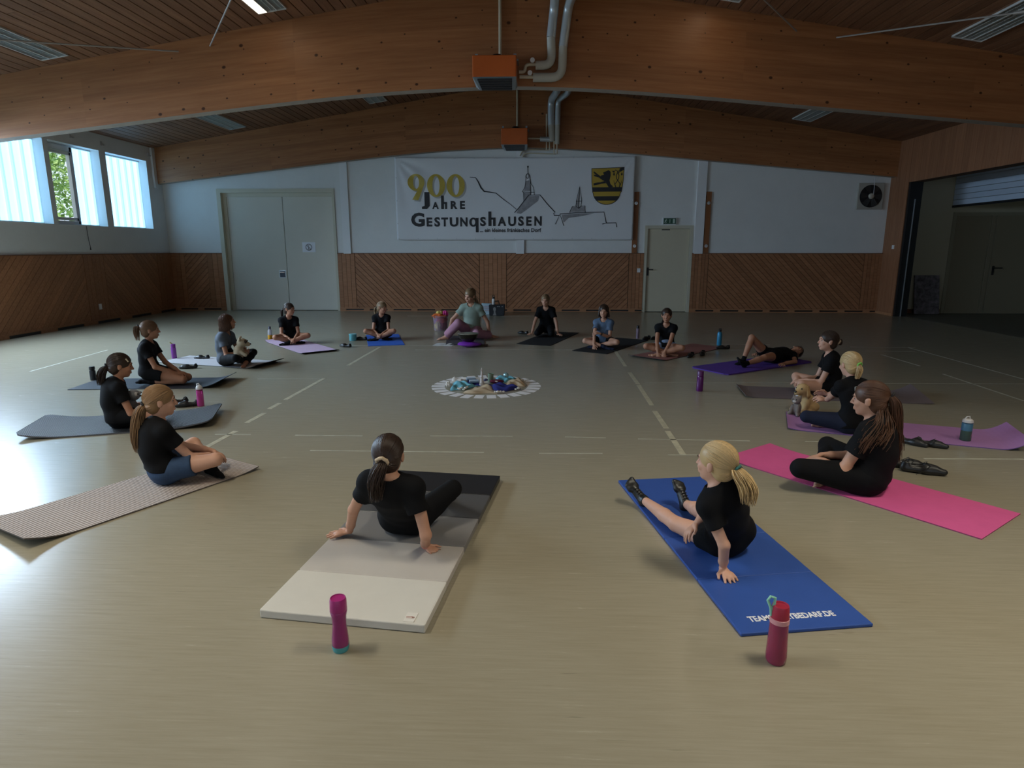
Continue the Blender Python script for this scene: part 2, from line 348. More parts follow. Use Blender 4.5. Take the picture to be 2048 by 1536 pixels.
# ================================================================ glulam beams
BOT = smooth_tab([(-9.6, 3.14), (-7.17, 3.41), (-4.63, 3.69), (-3.5, 3.805), (-2.15, 3.915), (-.44, 3.975), (.9, 3.92), (2.47, 3.80), (3.9, 3.665), (6.3, 3.45), (8.9, 3.22)])
def beam(y0, y1, x0=XL, x1=XR):
    xs = np.linspace(x0, x1, 90); V = []; F = []; UV = []
    for x in xs:
        zb, zt = interp(x, BOT), zceil(x)+.02
        V += [(x, y0, zb), (x, y0, zt), (x, y1, zb), (x, y1, zt)]
    n = len(xs); mi = []
    for i in range(n-1):
        a, b = 4*i, 4*i+4
        F += [(a, b, b+1, a+1), (b+2, a+2, a+3, b+3), (a+2, b+2, b, a)]; mi += [0, 0, 1]
    F += [(0, 1, 3, 2), (4*n-4, 4*n-2, 4*n-1, 4*n-3)]; mi += [0, 0]
    o = mesh('beam', V, F, [M_BEAM, M_BEAMB]); o.data.polygons.foreach_set('material_index', mi)
    uv = o.data.uv_layers.new(name='UVMap')
    for p in o.data.polygons:
        for li in p.loop_indices:
            v = o.data.vertices[o.data.loops[li].vertex_index].co
            uv.data[li].uv = (v.x+y0*3.3, v.z-interp(v.x, BOT)+y0*1.7)
    return tag(o, kind='structure')
beam(10.2, 10.42); beam(16.12, 16.3); beam(4.2, 4.42); beam(-1.8, -1.58)

# ================================================================ left wall with its row of windows
T = 0.34
ops = [(14.31, 15.80), (12.62, 14.10), (10.92, 12.49)]+[(9.95-k*2.2-.97, 9.95-k*2.2+.97) for k in range(7)]  # looped openings are unseen and assumed, holding the added window lights
wl = MB(); wl.box((XL-T, YR-.3, 0), (XL, YB+.2, WIN_Z0)); wl.box((XL-T, YR-.3, WIN_Z1), (XL, YB+.2, 4.06))
prev = YB+.2
for a, b in ops: wl.box((XL-T, b, WIN_Z0), (XL, prev, WIN_Z1)); prev = a
wl.box((XL-T, YR-.3, WIN_Z0), (XL, prev, WIN_Z1))
wall_left = tag(wl.build('wall_left', M_BRICKW), kind='structure')
M_UG = bpy.data.materials.new('channel_glass'); M_UG.use_nodes = True
b_ = M_UG.node_tree.nodes['Principled BSDF']; b_.inputs['Base Color'].default_value = (0.55, 0.75, 0.85, 1); b_.inputs['Roughness'].default_value = 0.25
b_.inputs['Emission Color'].default_value = (*WIN_COL, 1); b_.inputs['Emission Strength'].default_value = 2.8  # glow put into the panes stands in for daylight coming through
M_UGF = bpy.data.materials.new('channel_glass_flange'); M_UGF.use_nodes = True
b_ = M_UGF.node_tree.nodes['Principled BSDF']; b_.inputs['Base Color'].default_value = (0.42, 0.62, 0.72, 1); b_.inputs['Roughness'].default_value = 0.2
b_.inputs['Emission Color'].default_value = (*WIN_COL, 1); b_.inputs['Emission Strength'].default_value = 1.5  # weaker glow put into the flanges so the ribs stand out darker
M_PVC = mat('white_window_frame', (0.7, 0.7, 0.73), rough=0.4)
M_PANE = bpy.data.materials.new('clear_pane'); M_PANE.use_nodes = True
nt = M_PANE.node_tree; nt.nodes.remove(nt.nodes['Principled BSDF']); g1 = node(nt, 'ShaderNodeBsdfTransparent'); g2 = node(nt, 'ShaderNodeBsdfGlossy'); g2.inputs['Roughness'].default_value = 0.02
mxs = node(nt, 'ShaderNodeMixShader'); mxs.inputs[0].default_value = 0.06; nt.links.new(g1.outputs[0], mxs.inputs[1]); nt.links.new(g2.outputs[0], mxs.inputs[2]); nt.links.new(mxs.outputs[0], nt.nodes['Material Output'].inputs[0])
XG = XL-0.25
def channels(parent, ya, yb, n):
    w_ = (yb-ya)/n
    for i in range(n):
        y0, y1 = ya+i*w_+.003, ya+(i+1)*w_-.003
        m = MB().box((XG, y0, WIN_Z0+.03), (XG+.006, y1, WIN_Z1-.03)); m.mi = 1
        m.box((XG+.006, y0, WIN_Z0+.03), (XG+.05, y0+.016, WIN_Z1-.03)); m.box((XG+.006, y1-.016, WIN_Z0+.03), (XG+.05, y1, WIN_Z1-.03))
        m.build('glass_channel', [M_UG, M_UGF], parent)
for k, (a, b) in enumerate(((14.31, 15.80), (12.62, 14.10), (10.92, 12.49))):
    W = thing('window_%d' % (k+1), None, None); W['kind'] = 'structure'
    fr = MB().box((XG-.03, a, WIN_Z0), (XG+.06, b, WIN_Z0+.03)).box((XG-.03, a, WIN_Z1-.03), (XG+.06, b, WIN_Z1))
    fr.build('window_frame', M_ALU, W)
    MB().box((XG+.06, a, WIN_Z0-.004), (XL+.012, b, WIN_Z0+.004)).build('window_sill', M_WHITEP, W)
    if k != 1: channels(W, a, b, 6)
    else:
        c = 13.5; channels(W, c+.02, b, 2)
        f = MB(); t = .06
        f.box((XG-.02, a, WIN_Z0+.03), (XG+.07, c, WIN_Z0+.03+t)).box((XG-.02, a, WIN_Z1-.03-t*1.6), (XG+.07, c, WIN_Z1-.03)).box((XG-.02, a, WIN_Z0+.03), (XG+.07, a+t, WIN_Z1-.03)).box((XG-.02, c-t, WIN_Z0+.03), (XG+.07, c+.02, WIN_Z1-.03))
        f.build('outer_frame', M_PVC, W)
        s = MB(); a2, b2, z0, z1 = a+.065, c-.065, WIN_Z0+.1, WIN_Z1-.14; t = .055
        s.box((XG+.02, a2, z0), (XG+.095, b2, z0+t)).box((XG+.02, a2, z1-t), (XG+.095, b2, z1)).box((XG+.02, a2, z0), (XG+.095, a2+t, z1)).box((XG+.02, b2-t, z0), (XG+.095, b2, z1))
        cs = s.build('casement', M_PVC, W)
        MB().box((XG+.045, a2+t, z0+t), (XG+.055, b2-t, z1-t)).build('pane', M_PANE, cs)
for k, (a, b) in enumerate(ops[3:6]):           # assumed further windows of the row, out of the photo
    W = thing('window_%d' % (k+4), None, None); W['kind'] = 'structure'
    channels(W, a, b, 7)
cordm = MB().tube([(XL+.02, 13.37, 2.05), (XL+.02, 13.38, 1.8), (XL+.025, 13.4, 1.62)], .006, 6).tube([(XL+.025, 13.4, 1.62), (XL+.025, 13.4, 1.56)], [.007, .014], 8)
tag(cordm.build('opener_cord', M_BLACK), 'thin dark window opener cord hanging under the clear casement window', 'cord')
# anchor hooks above the windows
for y in (13.25, 14.2, 15.9, 11.9):
    o = MB().box((XL, y-.012, 3.78), (XL+.03, y+.012, 3.86)).box((XL+.01, y+.06, 3.79), (XL+.02, y+.12, 3.82)).build('wall_bracket', M_ALU, wall_left)
MB().box((XL, 16.0, 3.05), (XL+.05, 16.12, 4.0)).build('conduit', M_WHITEP, wall_left)

# wainscot, left wall: (y, z) in the plane X = XL
HW = 1.46
MB().box((XL, 7.0, 0.06), (XL+.012, YB, HW)).build('backing', M_BACK, wall_left)
fL = lambda u, v, t: (XL+.012+t, u, v)
diag_boards(wall_left, 7.6, 13.12, .09, HW, 1, .1, fL, M_BOARD_X)
vert_boards(wall_left, 13.13, 13.75, .09, HW, 5, fL, M_BOARD_X)
diag_boards(wall_left, 13.76, 15.75, .09, HW, -1, .1, fL, M_BOARD_X)
vert_boards(wall_left, 15.76, 16.37, .09, HW, 5, fL, M_BOARD_X)
tag(MB().box((XL, 7.0, HW), (XL+.045, YB, HW+.018)).build('trim_1', M_TRIM), kind='structure')
bb = MB()
for k in range(8): bb.box((XL, 7+k*1.18, .0), (XL+.03, 7+k*1.18+.42, .085))
bb.box((XL, 7, .055), (XL+.034, YB, .09)); tag(bb.build('baseboard_left', M_BASE), kind='structure'); MB().box((XL+.0005, 7, 0), (XL+.012, YB, .06)).build('vent_gap', M_BLACK, wall_left)  # black strip paints the shade inside the baseboard slots

# ================================================================ back wall
DX0, DX1, DZ = -8.1, -5.1, 3.06
EX0, EX1, EZ = 2.68, 3.87, 2.15
wb = MB()
for a, b, z0, z1 in ((XL-.3, DX0, 0, 4.4), (DX0, DX1, DZ, 4.6), (DX1, EX0, 0, 5.6), (EX0, EX1, EZ, 5.2), (EX1, XR+.3, 0, 5.0)):
    wb.box((a, YB, z0), (b, YB+.3, z1))
wall_back = tag(wb.build('wall_back', M_WALL), kind='structure')
for x0, x1 in ((-4.93, -4.74), (-.53, -.33), (3.9, 4.12)): MB().box((x0, YB-.05, HW), (x1, YB, 3.95)).build('pipe_cover', M_WHITEP, wall_back)
fB = lambda u, v, t: (u, YB-.012-t, v)
secs = [(XL+.03, -9.1, 'v', 3), (-9.1, -8.5, 'd', 1), (-8.5, DX0, 'v', 3), (DX1, -4.66, 'v', 4), (-4.65, -1.47, 'd', -1), (-1.46, -.78, 'v', 6), (-.77, 2.3, 'd', 1), (2.31, EX0, 'v', 4),
        (EX1, 4.28, 'v', 5), (4.29, 8.1, 'd', -1), (8.11, XR-.01, 'v', 5)]
for a, b in ((XL, DX0), (DX1, EX0), (EX1, XR)): MB().box((a, YB-.012, .06), (b, YB, HW)).build('backing', M_BACK, wall_back)
for a, b, k, n in secs:
    if k == 'v': vert_boards(wall_back, a, b, .09, HW, n, fB, M_BOARD_X)
    else: diag_boards(wall_back, a, b, .09, HW, n, .098, fB, M_BOARD_X, gap=.009)
for i, (a, b) in enumerate(((XL, DX0), (DX1, EX0), (EX1, XR))):
    tag(MB().box((a, YB-.048, HW), (b, YB, HW+.018)).build('trim_%d' % (i+2), M_TRIM), kind='structure')
    bb = MB(); x = a
    while x < b: bb.box((x, YB-.045, 0), (min(x+.16, b), YB, .085)); x += .62
    bb.box((a, YB-.04, 0), (b, YB, .022)); bb.box((a, YB-.05, .06), (b, YB, .09))
    tag(bb.build('baseboard_back', M_BASE), kind='structure')
for a, b in ((XL, DX0), (DX1, EX0), (EX1, XR)): MB().box((a, YB-.012, 0.), (b, YB-.001, .06)).build('vent_gap', M_BLACK, wall_back)  # black strips again stand in for shade behind the slots
# big double sliding door
D = thing('door_1', None, None); D['kind'] = 'structure'
fr = MB().box((DX0, YB-.03, 0), (DX0+.1, YB+.25, DZ)).box((DX0+.1, YB-.03, DZ-.1), (DX1-.06, YB+.25, DZ)).box((DX1-.06, YB-.03, 0), (DX1, YB+.25, DZ)); fr.build('door_frame', M_BEIGEF, D)
sx = -6.475
bevel(MB().box((DX0+.19, YB+.1, 0.01), (sx-.006, YB+.15, DZ-.19)).build('door_leaf', M_BEIGE, D)); bevel(MB().box((sx+.006, YB+.1, 0.01), (DX1-.06, YB+.15, DZ-.19)).build('door_leaf', M_BEIGE, D))
MB().box((DX0+.1, YB+.08, 0), (DX0+.19, YB+.2, DZ-.1)).box((DX0+.19, YB+.08, DZ-.19), (DX1-.06, YB+.2, DZ-.1)).build('inner_frame', M_BEIGEF, D)
MB().box((DX0+.19, YB+.16, 0), (DX1-.06, YB+.2, DZ-.19)).build('dark_gap', M_BLACK, D)
hx, hz = -6.60, .94
pull = MB().box((hx-.09, YB+.092, hz-.1), (hx+.09, YB+.1, hz+.1)); pull.mi = 1; pull.box((hx-.07, YB+.088, hz-.08), (hx+.07, YB+.093, hz+.075)); pull.mi = 2; pull.box((hx-.06, YB+.07, hz+.03), (hx+.06, YB+.09, hz+.055))
pull.build('flush_pull', [M_ALU, mat('dark_recess', (0.06, 0.07, 0.1), rough=.4), mat('bright_pull', (.75, .78, .82), rough=.2, metal=.9)], D)
# emergency exit door
D2 = thing('door_2', None, None); D2['kind'] = 'structure'
MB().box((EX0, YB-.02, 0), (EX0+.07, YB+.2, EZ)).box((EX1-.07, YB-.02, 0), (EX1, YB+.2, EZ)).box((EX0+.07, YB-.02, EZ-.08), (EX1-.07, YB+.2, EZ)).build('door_frame', M_BEIGEF, D2)
bevel(MB().box((EX0+.075, YB+.03, .012), (EX1-.075, YB+.08, EZ-.085)).build('door_leaf', mat('exit_door_leaf', (0.60, 0.54, 0.40), rough=.5, noise=.04, nscale=1.5), D2))
MB().box((EX0+.07, YB+.09, 0), (EX1-.07, YB+.12, EZ-.08)).build('dark_gap', M_BLACK, D2)
MB().box((3.1, YB+.015, EZ-.115), (3.3, YB+.03, EZ-.095)).build('door_closer', M_BLACK, D2)
MB().box((EX0+.09, YB+.02, .92), (EX0+.14, YB+.03, 1.12)).tube([(EX0+.115, YB+.03, 1.07), (EX0+.115, YB-.03, 1.07), (EX0+.24, YB-.035, 1.07)], .013, 8).build('door_handle', M_BLACK, D2)

# ================================================================ right wall: header over a wide opening, clad post, side room behind
OY0, OY1, OZ = 7.9, 15.62, 3.08
wr = MB().box((XR, OY1, 0), (XR+.3, YB+.2, 4.2)).box((XR, OY0, OZ), (XR+.3, OY1, 4.2)).box((XR, YR-.3, 0), (XR+.3, OY0, 4.2))
wall_right = tag(wr.build('wall_right', mat('dark_plank_core', (0.12, 0.06, 0.03), rough=.8)), kind='structure')
fR = lambda u, v, t: (XR-t, u, v)
n = 76; w_ = (OY1-OY0)/n
for i in range(n):
    a = OY0+i*w_; MB().prism([(a+.001, OZ), (a+w_-.001, OZ), (a+w_-.001, 4.05), (a+.001, 4.05)], fR, 0, .014+random.uniform(-.0012, .0012)).build('board', M_CLAD, wall_right)
for i in range(6):
    a = OY1+i*(YB-OY1)/6; b = a+(YB-OY1)/6; MB().prism([(a+.001, .06), (b-.001, .06), (b-.001, 4.05), (a+.001, 4.05)], fR, 0, .016+random.uniform(-.0012, .0012)).build('board', M_CLAD, wall_right)
MB().box((XR-.03, OY1, 0), (XR, YB, .06)).build('base_rail', M_BASE, wall_right)
MB().box((XR+.01, OY1-.07, 0), (XR+.29, OY1, OZ)).build('black_reveal', M_BLACK, wall_right)
MB().box((XR+.13, OY1-.085, 0), (XR+.15, OY1-.07, 2.7)).build('guide_rail', M_ALU, wall_right)
sw = tag(MB().box((XR-.028, 15.88, 1.58), (XR-.014, 15.97, 1.67)).build('light_switch', M_WHITEP), 'white light switch on the pine-clad post by the opening', 'switch')
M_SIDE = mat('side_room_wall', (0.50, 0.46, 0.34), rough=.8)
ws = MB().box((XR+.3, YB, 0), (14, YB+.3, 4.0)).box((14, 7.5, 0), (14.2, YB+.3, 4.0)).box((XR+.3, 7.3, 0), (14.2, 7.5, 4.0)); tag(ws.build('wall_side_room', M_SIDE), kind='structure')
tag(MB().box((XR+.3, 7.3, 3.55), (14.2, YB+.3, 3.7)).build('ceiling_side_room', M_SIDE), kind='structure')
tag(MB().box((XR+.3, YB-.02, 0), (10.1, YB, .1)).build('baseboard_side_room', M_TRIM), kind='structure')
D3 = thing('door_3', None, None); D3['kind'] = 'structure'
M_SD = mat('dim_door_leaf', (0.26, 0.22, 0.15), rough=.55)  # leaf in one even dark beige
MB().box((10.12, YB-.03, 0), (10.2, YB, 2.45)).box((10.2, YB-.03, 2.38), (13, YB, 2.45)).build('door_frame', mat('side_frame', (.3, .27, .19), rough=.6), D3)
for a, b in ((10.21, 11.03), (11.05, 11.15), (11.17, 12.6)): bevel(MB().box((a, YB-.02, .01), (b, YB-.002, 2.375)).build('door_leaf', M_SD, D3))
MB().box((11.22, YB-.03, .95), (11.27, YB-.02, 1.17)).tube([(11.245, YB-.03, 1.12), (11.245, YB-.08, 1.12), (11.42, YB-.085, 1.12)], .014, 8).build('door_handle', M_BLACK, D3)
RS = thing('roller_shutter', 'half-raised pale blue slatted shutter hanging in the dim side room', 'shutter', (10.05, 14, 2.56))
M_SH = mat('pale_blue_slats', (0.52, 0.60, 0.72), rough=.5, rnd=.06)
for i in range(7): bevel(MB().box((0, -3.0, .05+i*.125), (.03, 2.36, .05+i*.125+.118)).build('slat', M_SH, RS), .006, 1)
MB().box((-.005, -3.0, 0), (.04, 2.36, .05)).build('bottom_bar', M_BLACK, RS)
MB().box((-.02, -3.0, .92), (.1, 2.36, .99)).build('shutter_rail', M_ALU, RS)
# rear wall, with an open band assumed behind the camera for the added light
rw = MB().box((XL, YR-.3, 0), (XR, YR, .75)).box((XL, YR-.3, 3.05), (XR, YR, 5.5)).box((XL, YR-.3, .75), (-4.6, YR, 3.05)).box((6.6, YR-.3, .75), (XR, YR, 3.05))
tag(rw.build('wall_rear', M_WALL), kind='structure')
# garden outside the clear casement
lawn = tag(MB().box((-45, 2, -.35), (XL-T-.02, 50, -.2)).build('lawn', mat('lawn_green', (.12, .22, .05), rough=.9, noise=.3, nscale=3)), kind='structure')
def tree(x, y, h, r, n, label, seed, col):
    t = thing('tree', label, 'tree', (x, y, -.2), 0, 'trees outside the window'); R = np.random.default_rng(seed)
    MB().tube([(0, 0, 0), (.05, 0, h*.35), (-.08, .05, h*.7)], [.2, .15, .06], 8).build('trunk', mat('bark', (.12, .08, .05), rough=.9), t)
    V = []; F = []
    for i in range(n):
        d = R.normal(size=3); d /= np.linalg.norm(d); lump = 1+.25*math.sin(7*d[0]+seed)*math.sin(6*d[2]+3*d[1])
        p = np.array([0, 0, h*.58])+d*np.array([r, r, h*.44])*lump*R.uniform(.45, 1)**.5
        a = R.normal(size=3); a /= np.linalg.norm(a); b = np.cross(a, R.normal(size=3)); b /= np.linalg.norm(b); s = R.uniform(.07, .14); c = np.cross(a, b)*s*.15
        k = len(V); V += [p-a*s, p+b*s*.5+c, p+a*s, p-b*s*.5+c]; F += [(k, k+1, k+2), (k, k+2, k+3)]
    o = mesh('foliage', V, F, mat(col[0], col[1], rough=.6, noise=.45, nscale=1.2), t); o['kind'] = 'stuff'
tree(-16.2, 21.2, 6.2, 2.3, 5200, 'round pale green tree seen through the clear casement window', 3, ('leaf_pale', (.30, .44, .13)))
tree(-22.5, 26.5, 9.5, 3.6, 5200, 'taller darker tree behind the pale one outside the casement window', 5, ('leaf_dark', (.19, .34, .12)))
# ================================================================ ceiling luminaires
M_LUM = mat('luminaire_white', (0.62, 0.63, 0.60), rough=.4)
M_LOUV = mat('louvre', (0.55, 0.57, 0.54), rough=.35, metal=.2)
M_TUBE = mat('lit_tube', (1, .95, .85), emit=(1.0, .86, .62), estr=6.0)
M_TUBEO = mat('unlit_tube', (0.6, 0.6, .58), rough=.3)
def luminaire(xc, y0, y1, lit=(), label='', wd=.42):
    sl = .158 if xc < XRI else -.158; z = zceil(xc)+.008
    t = thing('ceiling_luminaire', label, 'ceiling light', (xc, (y0+y1)/2, z), 0, 'louvred ceiling lights'); t.rotation_euler = (0, -math.atan(sl), 0)
    h = (y1-y0)/2; w2 = wd/2
    hb = MB().box((-w2, -h, -.035), (-w2+.012, h, .03)).box((w2-.012, -h, -.035), (w2, h, .03)).box((-w2, -h, -.035), (w2, -h+.02, .03)).box((-w2, h-.02, -.035), (w2, h, .03)).box((-w2, -h, .0), (w2, h, .03))
    for q in (-1, 1): hb.box((q*wd/6-.006, -h, -.035), (q*wd/6+.006, h, .0))
    hb.build('housing', M_LUM, t)
    for i in range(3):
        xa = -w2+.014+i*wd/3; xb = xa+wd/3-.022
        MB().tube([((xa+xb)/2, -h+.03, -.019), ((xa+xb)/2, h-.03, -.019)], .008, 8).build('tube', M_TUBE if i in lit else M_TUBEO, t)
        if i in lit: MB().box((xa, -h+.02, -.034), (xb, h-.02, -.026)).build('lit_diffuser', M_TUBE, t)
        m = MB(); n = int((y1-y0)/.028)
        for k in range(n):
            y = -h+.03+k*(2*h-.06)/n; m.add([(xa, y, -.034), (xb, y, -.034), (xb, y+.012, -.012), (xa, y+.012, -.012)], [(0, 1, 2, 3)])
        lo = m.build('louvre', M_LOUV, t); lo['kind'] = 'stuff'
    return t
luminaire(-7.15, 8.42, 9.92, (), 'unlit louvred ceiling light nearest the windows, before the front beam')
luminaire(-3.78, 8.27, 9.77, (0,), 'ceiling light with one bright tube above the front beam')
luminaire(2.58, 8.37, 9.87, (0,), 'ceiling light just peeping in over the front beam, near its crown')
luminaire(5.95, 8.39, 9.89, (), 'unlit louvred ceiling light on the dark side, before the front beam')
luminaire(-7.08, 14.1, 15.64, (), 'unlit ceiling light between the beams, on the window side')
luminaire(-3.7, 14.05, 15.58, (), 'ceiling light between the beams showing only its far edge')
luminaire(5.98, 14.1, 15.62, (), 'unlit ceiling light between the beams, on the dark side')
for yc in (2.2, 6.3):  # unseen lights assumed overhead, added to light the front floor
    for xc in (-6.8, -3.3, 2.6, 5.9):
        lt = luminaire(xc, yc-.75, yc+.75, (), 'ceiling lights overhead, out of the photo')
        l = bpy.data.lights.new('luminaire_lamp', 'AREA'); l.shape = 'RECTANGLE'; l.size = .4; l.size_y = 1.4; l.energy = (52 if yc < 4 else 5)*(.8 if xc > 5 else 1); l.color = (1, .93, .76); l.spread = math.radians(104)
        lo = bpy.data.objects.new('luminaire_lamp', l); link(lo, lt); lo.location = (0, 0, -.045)
# wind-bracing rods under the ceiling
def rod(p0, p1, label, turn=False):
    P, Q = Vector(p0), Vector(p1); m = MB().tube([P, Q], .011, 6)
    if turn: a = P.lerp(Q, .36); b = P.lerp(Q, .44); m.tube([a, b], .022, 8)
    tag(m.build('tie_rod', M_ROD, smooth=True), label, 'tie rod', 'bracing rods under the ceiling')
def under(x, y, dz=.12): return (x, y, zceil(x)-dz)
rod(onY(420, 92, 10.19), under(-1.2, 5.1), 'steel bracing rod running steeply up from the front beam beside the lit lamp')
rod(onY(357, 103, 10.19), under(-9.2, 6.9, .1), 'long flat steel bracing rod crossing the lamp nearest the windows')
rod(onY(1593, 62, 10.19), under(.95, 7.1, .14), 'short steel bracing rod rising from the front beam towards its crown')
rod(onY(1673, 75, 10.19), under(8.2, 5.85), 'long steel bracing rod with turnbuckle crossing the dark side lamp', True)

# ================================================================ unit heaters with their pipes on the beams
M_OR = mat('orange_enamel', (0.52, 0.11, 0.018), rough=.35, noise=.06, nscale=3)
M_GR = mat('grille_grey', (0.32, 0.37, 0.4), rough=.4, metal=.4)
M_LAG = mat('pipe_lagging', (0.50, 0.49, 0.43), rough=.6, noise=.06, nscale=6)
M_LAGB = mat('foil_lagging', (0.55, 0.60, 0.62), rough=.35, metal=.35)
M_CREAM = mat('cream_pipe', (0.58, 0.5, 0.36), rough=.45)
def heater(xc, yb, z0, z1, wd, label, zrod):
    t = thing('unit_heater', label, 'heater', (xc, yb, z0), 0, 'orange unit heaters on the beams'); h = z1-z0; w2 = wd/2; d = .62
    c = MB(); zf = h*.0
    c.box((-w2, -d, h*.0+.02), (w2, -.05, h)); bevel(c.build('casing', M_OR, t), .012)
    # outlet below, tapering back
    g = MB(); g  .add([(-w2, -d, .02), (w2, -d, .02), (w2-.03, -.06, -.03), (-w2+.06, -.06, -.03), (-w2, -.05, .02), (w2, -.05, .02)], [(0, 1, 2, 3), (0, 3, 4), (1, 5, 2), (3, 2, 5, 4)])
    g.build('outlet_hood', M_GR, t)
    for i in range(5):
        f0 = .1+i*.17; f1 = f0+.1
        def pt(f, q): return (q*(w2-.06-.03*f)+(.012*f), -d+f*(d-.06), .02-.05*f-.006)
        MB().add([pt(f0, -1), pt(f0, 1), pt(f1, 1), pt(f1, -1)]+[tuple(np.array(pt(f, q))+np.array((0, .0, -.018))) for f, q in ((f0, -1), (f0, 1), (f1, 1), (f1, -1))], [(4, 5, 6, 7), (0, 1, 5, 4), (1, 2, 6, 5), (2, 3, 7, 6), (3, 0, 4, 7)]).build('louvre_blade', M_BLACK, t)
    for q in (-1, 1):
        MB().box((q*(w2-.03)-.02, -.3, h), (q*(w2-.03)+.02, -.27, h+.1)).box((q*(w2-.03)-.05, -.3, h), (q*(w2-.03)+.05, -.06, h+.03)).build('bracket', M_GR, t)
    MB().lathe([(.1, 0), (.1, .05), (.06, .09), (.0, .1)], 14, (.02, -.28, h)).build('motor', M_BLACK, t)
    MB().tube([(.05, -.04, h+.05), (.05, -.03, zrod-z0)], .022, 8).build('conduit', M_CREAM, t)
    return t
heater(-.62, 10.2, 3.925, 4.23, .615, 'large orange heater on the front beam beside two lagged pipes', 5.5)
heater(-.55, 16.12, 3.92, 4.30, .61, 'smaller looking orange heater on the far beam above the banner', 5.4)
def arc(pts, k, n=6):
    """round off polyline corners"""
    out = [Vector(pts[0])]
    for a, b, c in zip(pts, pts[1:], pts[2:]):
        a, b, c = Vector(a), Vector(b), Vector(c); p = b+(a-b).normalized()*min(k, (a-b).length*.49); q = b+(c-b).normalized()*min(k, (c-b).length*.49)
        for i in range(n+1): s = i/n; out.append(p*(1-s)**2+b*2*s*(1-s)+q*s*s)
    out.append(Vector(pts[-1])); return out
yb = 10.08
t = thing('heating_pipes', 'pair of thick grey lagged pipes bending towards the front heater', 'pipe', (0, yb, 4))
def lp(pts, r, name, m, par, oy=yb, oz=4): MB().tube(arc([(a, b-oy, c-oz) for a, b, c in pts], .16), r, 14).build(name, m, par, smooth=True)
p = lambda x, y: tuple(onY(x, y, yb))
lp([p(1071, 131), p(1104, 130), p(1102, 75)], .062, 'lagged_pipe', M_LAG, t)
lp([p(1102, 75), p(1109, 10), under(.22, 9.4, .3), under(.25, 5.0, .3)], .066, 'lagged_pipe', M_LAGB, t)
lp([p(1066, 155), p(1124, 155), p(1126, 92)], .062, 'lagged_pipe', M_LAG, t)
lp([p(1126, 94), p(1137, 10), under(.5, 9.4, .3), under(.55, 5.0, .3)], .066, 'lagged_pipe', M_LAGB, t)
lp([p(1038, 144), p(1050, 144), p(1051, 129), p(1071, 129)], .024, 'cream_pipe', M_CREAM, t)
lp([p(1039, 154), p(1068, 154)], .024, 'cream_pipe', M_CREAM, t)
for a, b in ((1065, 125), (1060, 150)):
    q = np.array(p(a, b))-np.array([0, yb, 4]); MB().tube([(q[0], q[1]-.1, q[2]), (q[0], q[1]-.13, q[2])], .034, 12).tube([(q[0], q[1], q[2]), (q[0], q[1]-.1, q[2])], .012, 8).build('valve_wheel', M_WHITEP, t)
yb = 15.95
t = thing('heating_pipes', 'pair of pale pipes coming down the far beam behind the front one', 'pipe', (0, yb, 4))
lp([p(1104, 283), p(1102, 250)], .075, 'lagged_pipe', M_LAG, t, yb)
lp([p(1102, 250), p(1102, 200), under(.42, 15.3, .3), under(.42, 10.6, .3)], .078, 'lagged_pipe', M_LAGB, t, yb)
lp([p(1114, 288), p(1115, 250)], .06, 'lagged_pipe', M_LAG, t, yb)
lp([p(1115, 250), p(1116, 200), under(.66, 15.3, .3), under(.66, 10.6, .3)], .066, 'lagged_pipe', M_LAGB, t, yb)
lp([p(1080, 278), p(1104, 279)], .055, 'lagged_pipe', M_LAGB, t, yb)
lp([p(1056, 277), p(1080, 277)], .02, 'cream_pipe', M_CREAM, t, yb)
for a, y0, y1 in ((1093, 228, 300), (1099, 283, 300), (1108, 240, 308), (1114, 288, 308)): lp([p(a, y0), p(a, y1)], .016, 'riser', M_CREAM, t, yb)
lp([tuple(onY(1112, 308, 16.315)), tuple(onY(1048, 306, 16.315)), tuple(onY(1044, 318, 16.315))], .014, 'riser', M_CREAM, t, yb)
lp([tuple(onY(1098, 300, 16.315)), tuple(onY(1046, 299, 16.315)), tuple(onY(1040, 312, 16.315))], .014, 'riser', M_CREAM, t, yb)

# ================================================================ lettering helper
def text_mesh(s, size, name='lettering', bold=0.0, extrude=0.0, sx=1.0, shear=0.0):
    c = bpy.data.curves.new('text', 'FONT'); c.body = s; c.size = size; c.offset = bold; c.extrude = extrude; c.resolution_u = 3; c.shear = shear
    o = bpy.data.objects.new('text', c); COL.objects.link(o); dg = bpy.context.evaluated_depsgraph_get(); dg.update()
    me = o.evaluated_get(dg).to_mesh(); V = [(v.co.x*sx, v.co.y, v.co.z) for v in me.vertices]; F = [tuple(p_.vertices) for p_ in me.polygons]
    o.evaluated_get(dg).to_mesh_clear(); bpy.data.objects.remove(o); bpy.data.curves.remove(c)
    return V, F
def bounds(V): a = np.array(V); return a.min(0), a.max(0)
def fit_text(s, x0, x1, y0, y1, bold=0.0):
    """flat letters filling the rectangle x0..x1, y0..y1"""
    V, F = text_mesh(s, 1.0, bold=bold); lo, hi = bounds(V)
    return [(x0+(v[0]-lo[0])/(hi[0]-lo[0])*(x1-x0), y0+(v[1]-lo[1])/(hi[1]-lo[1])*(y1-y0), 0) for v in V], F

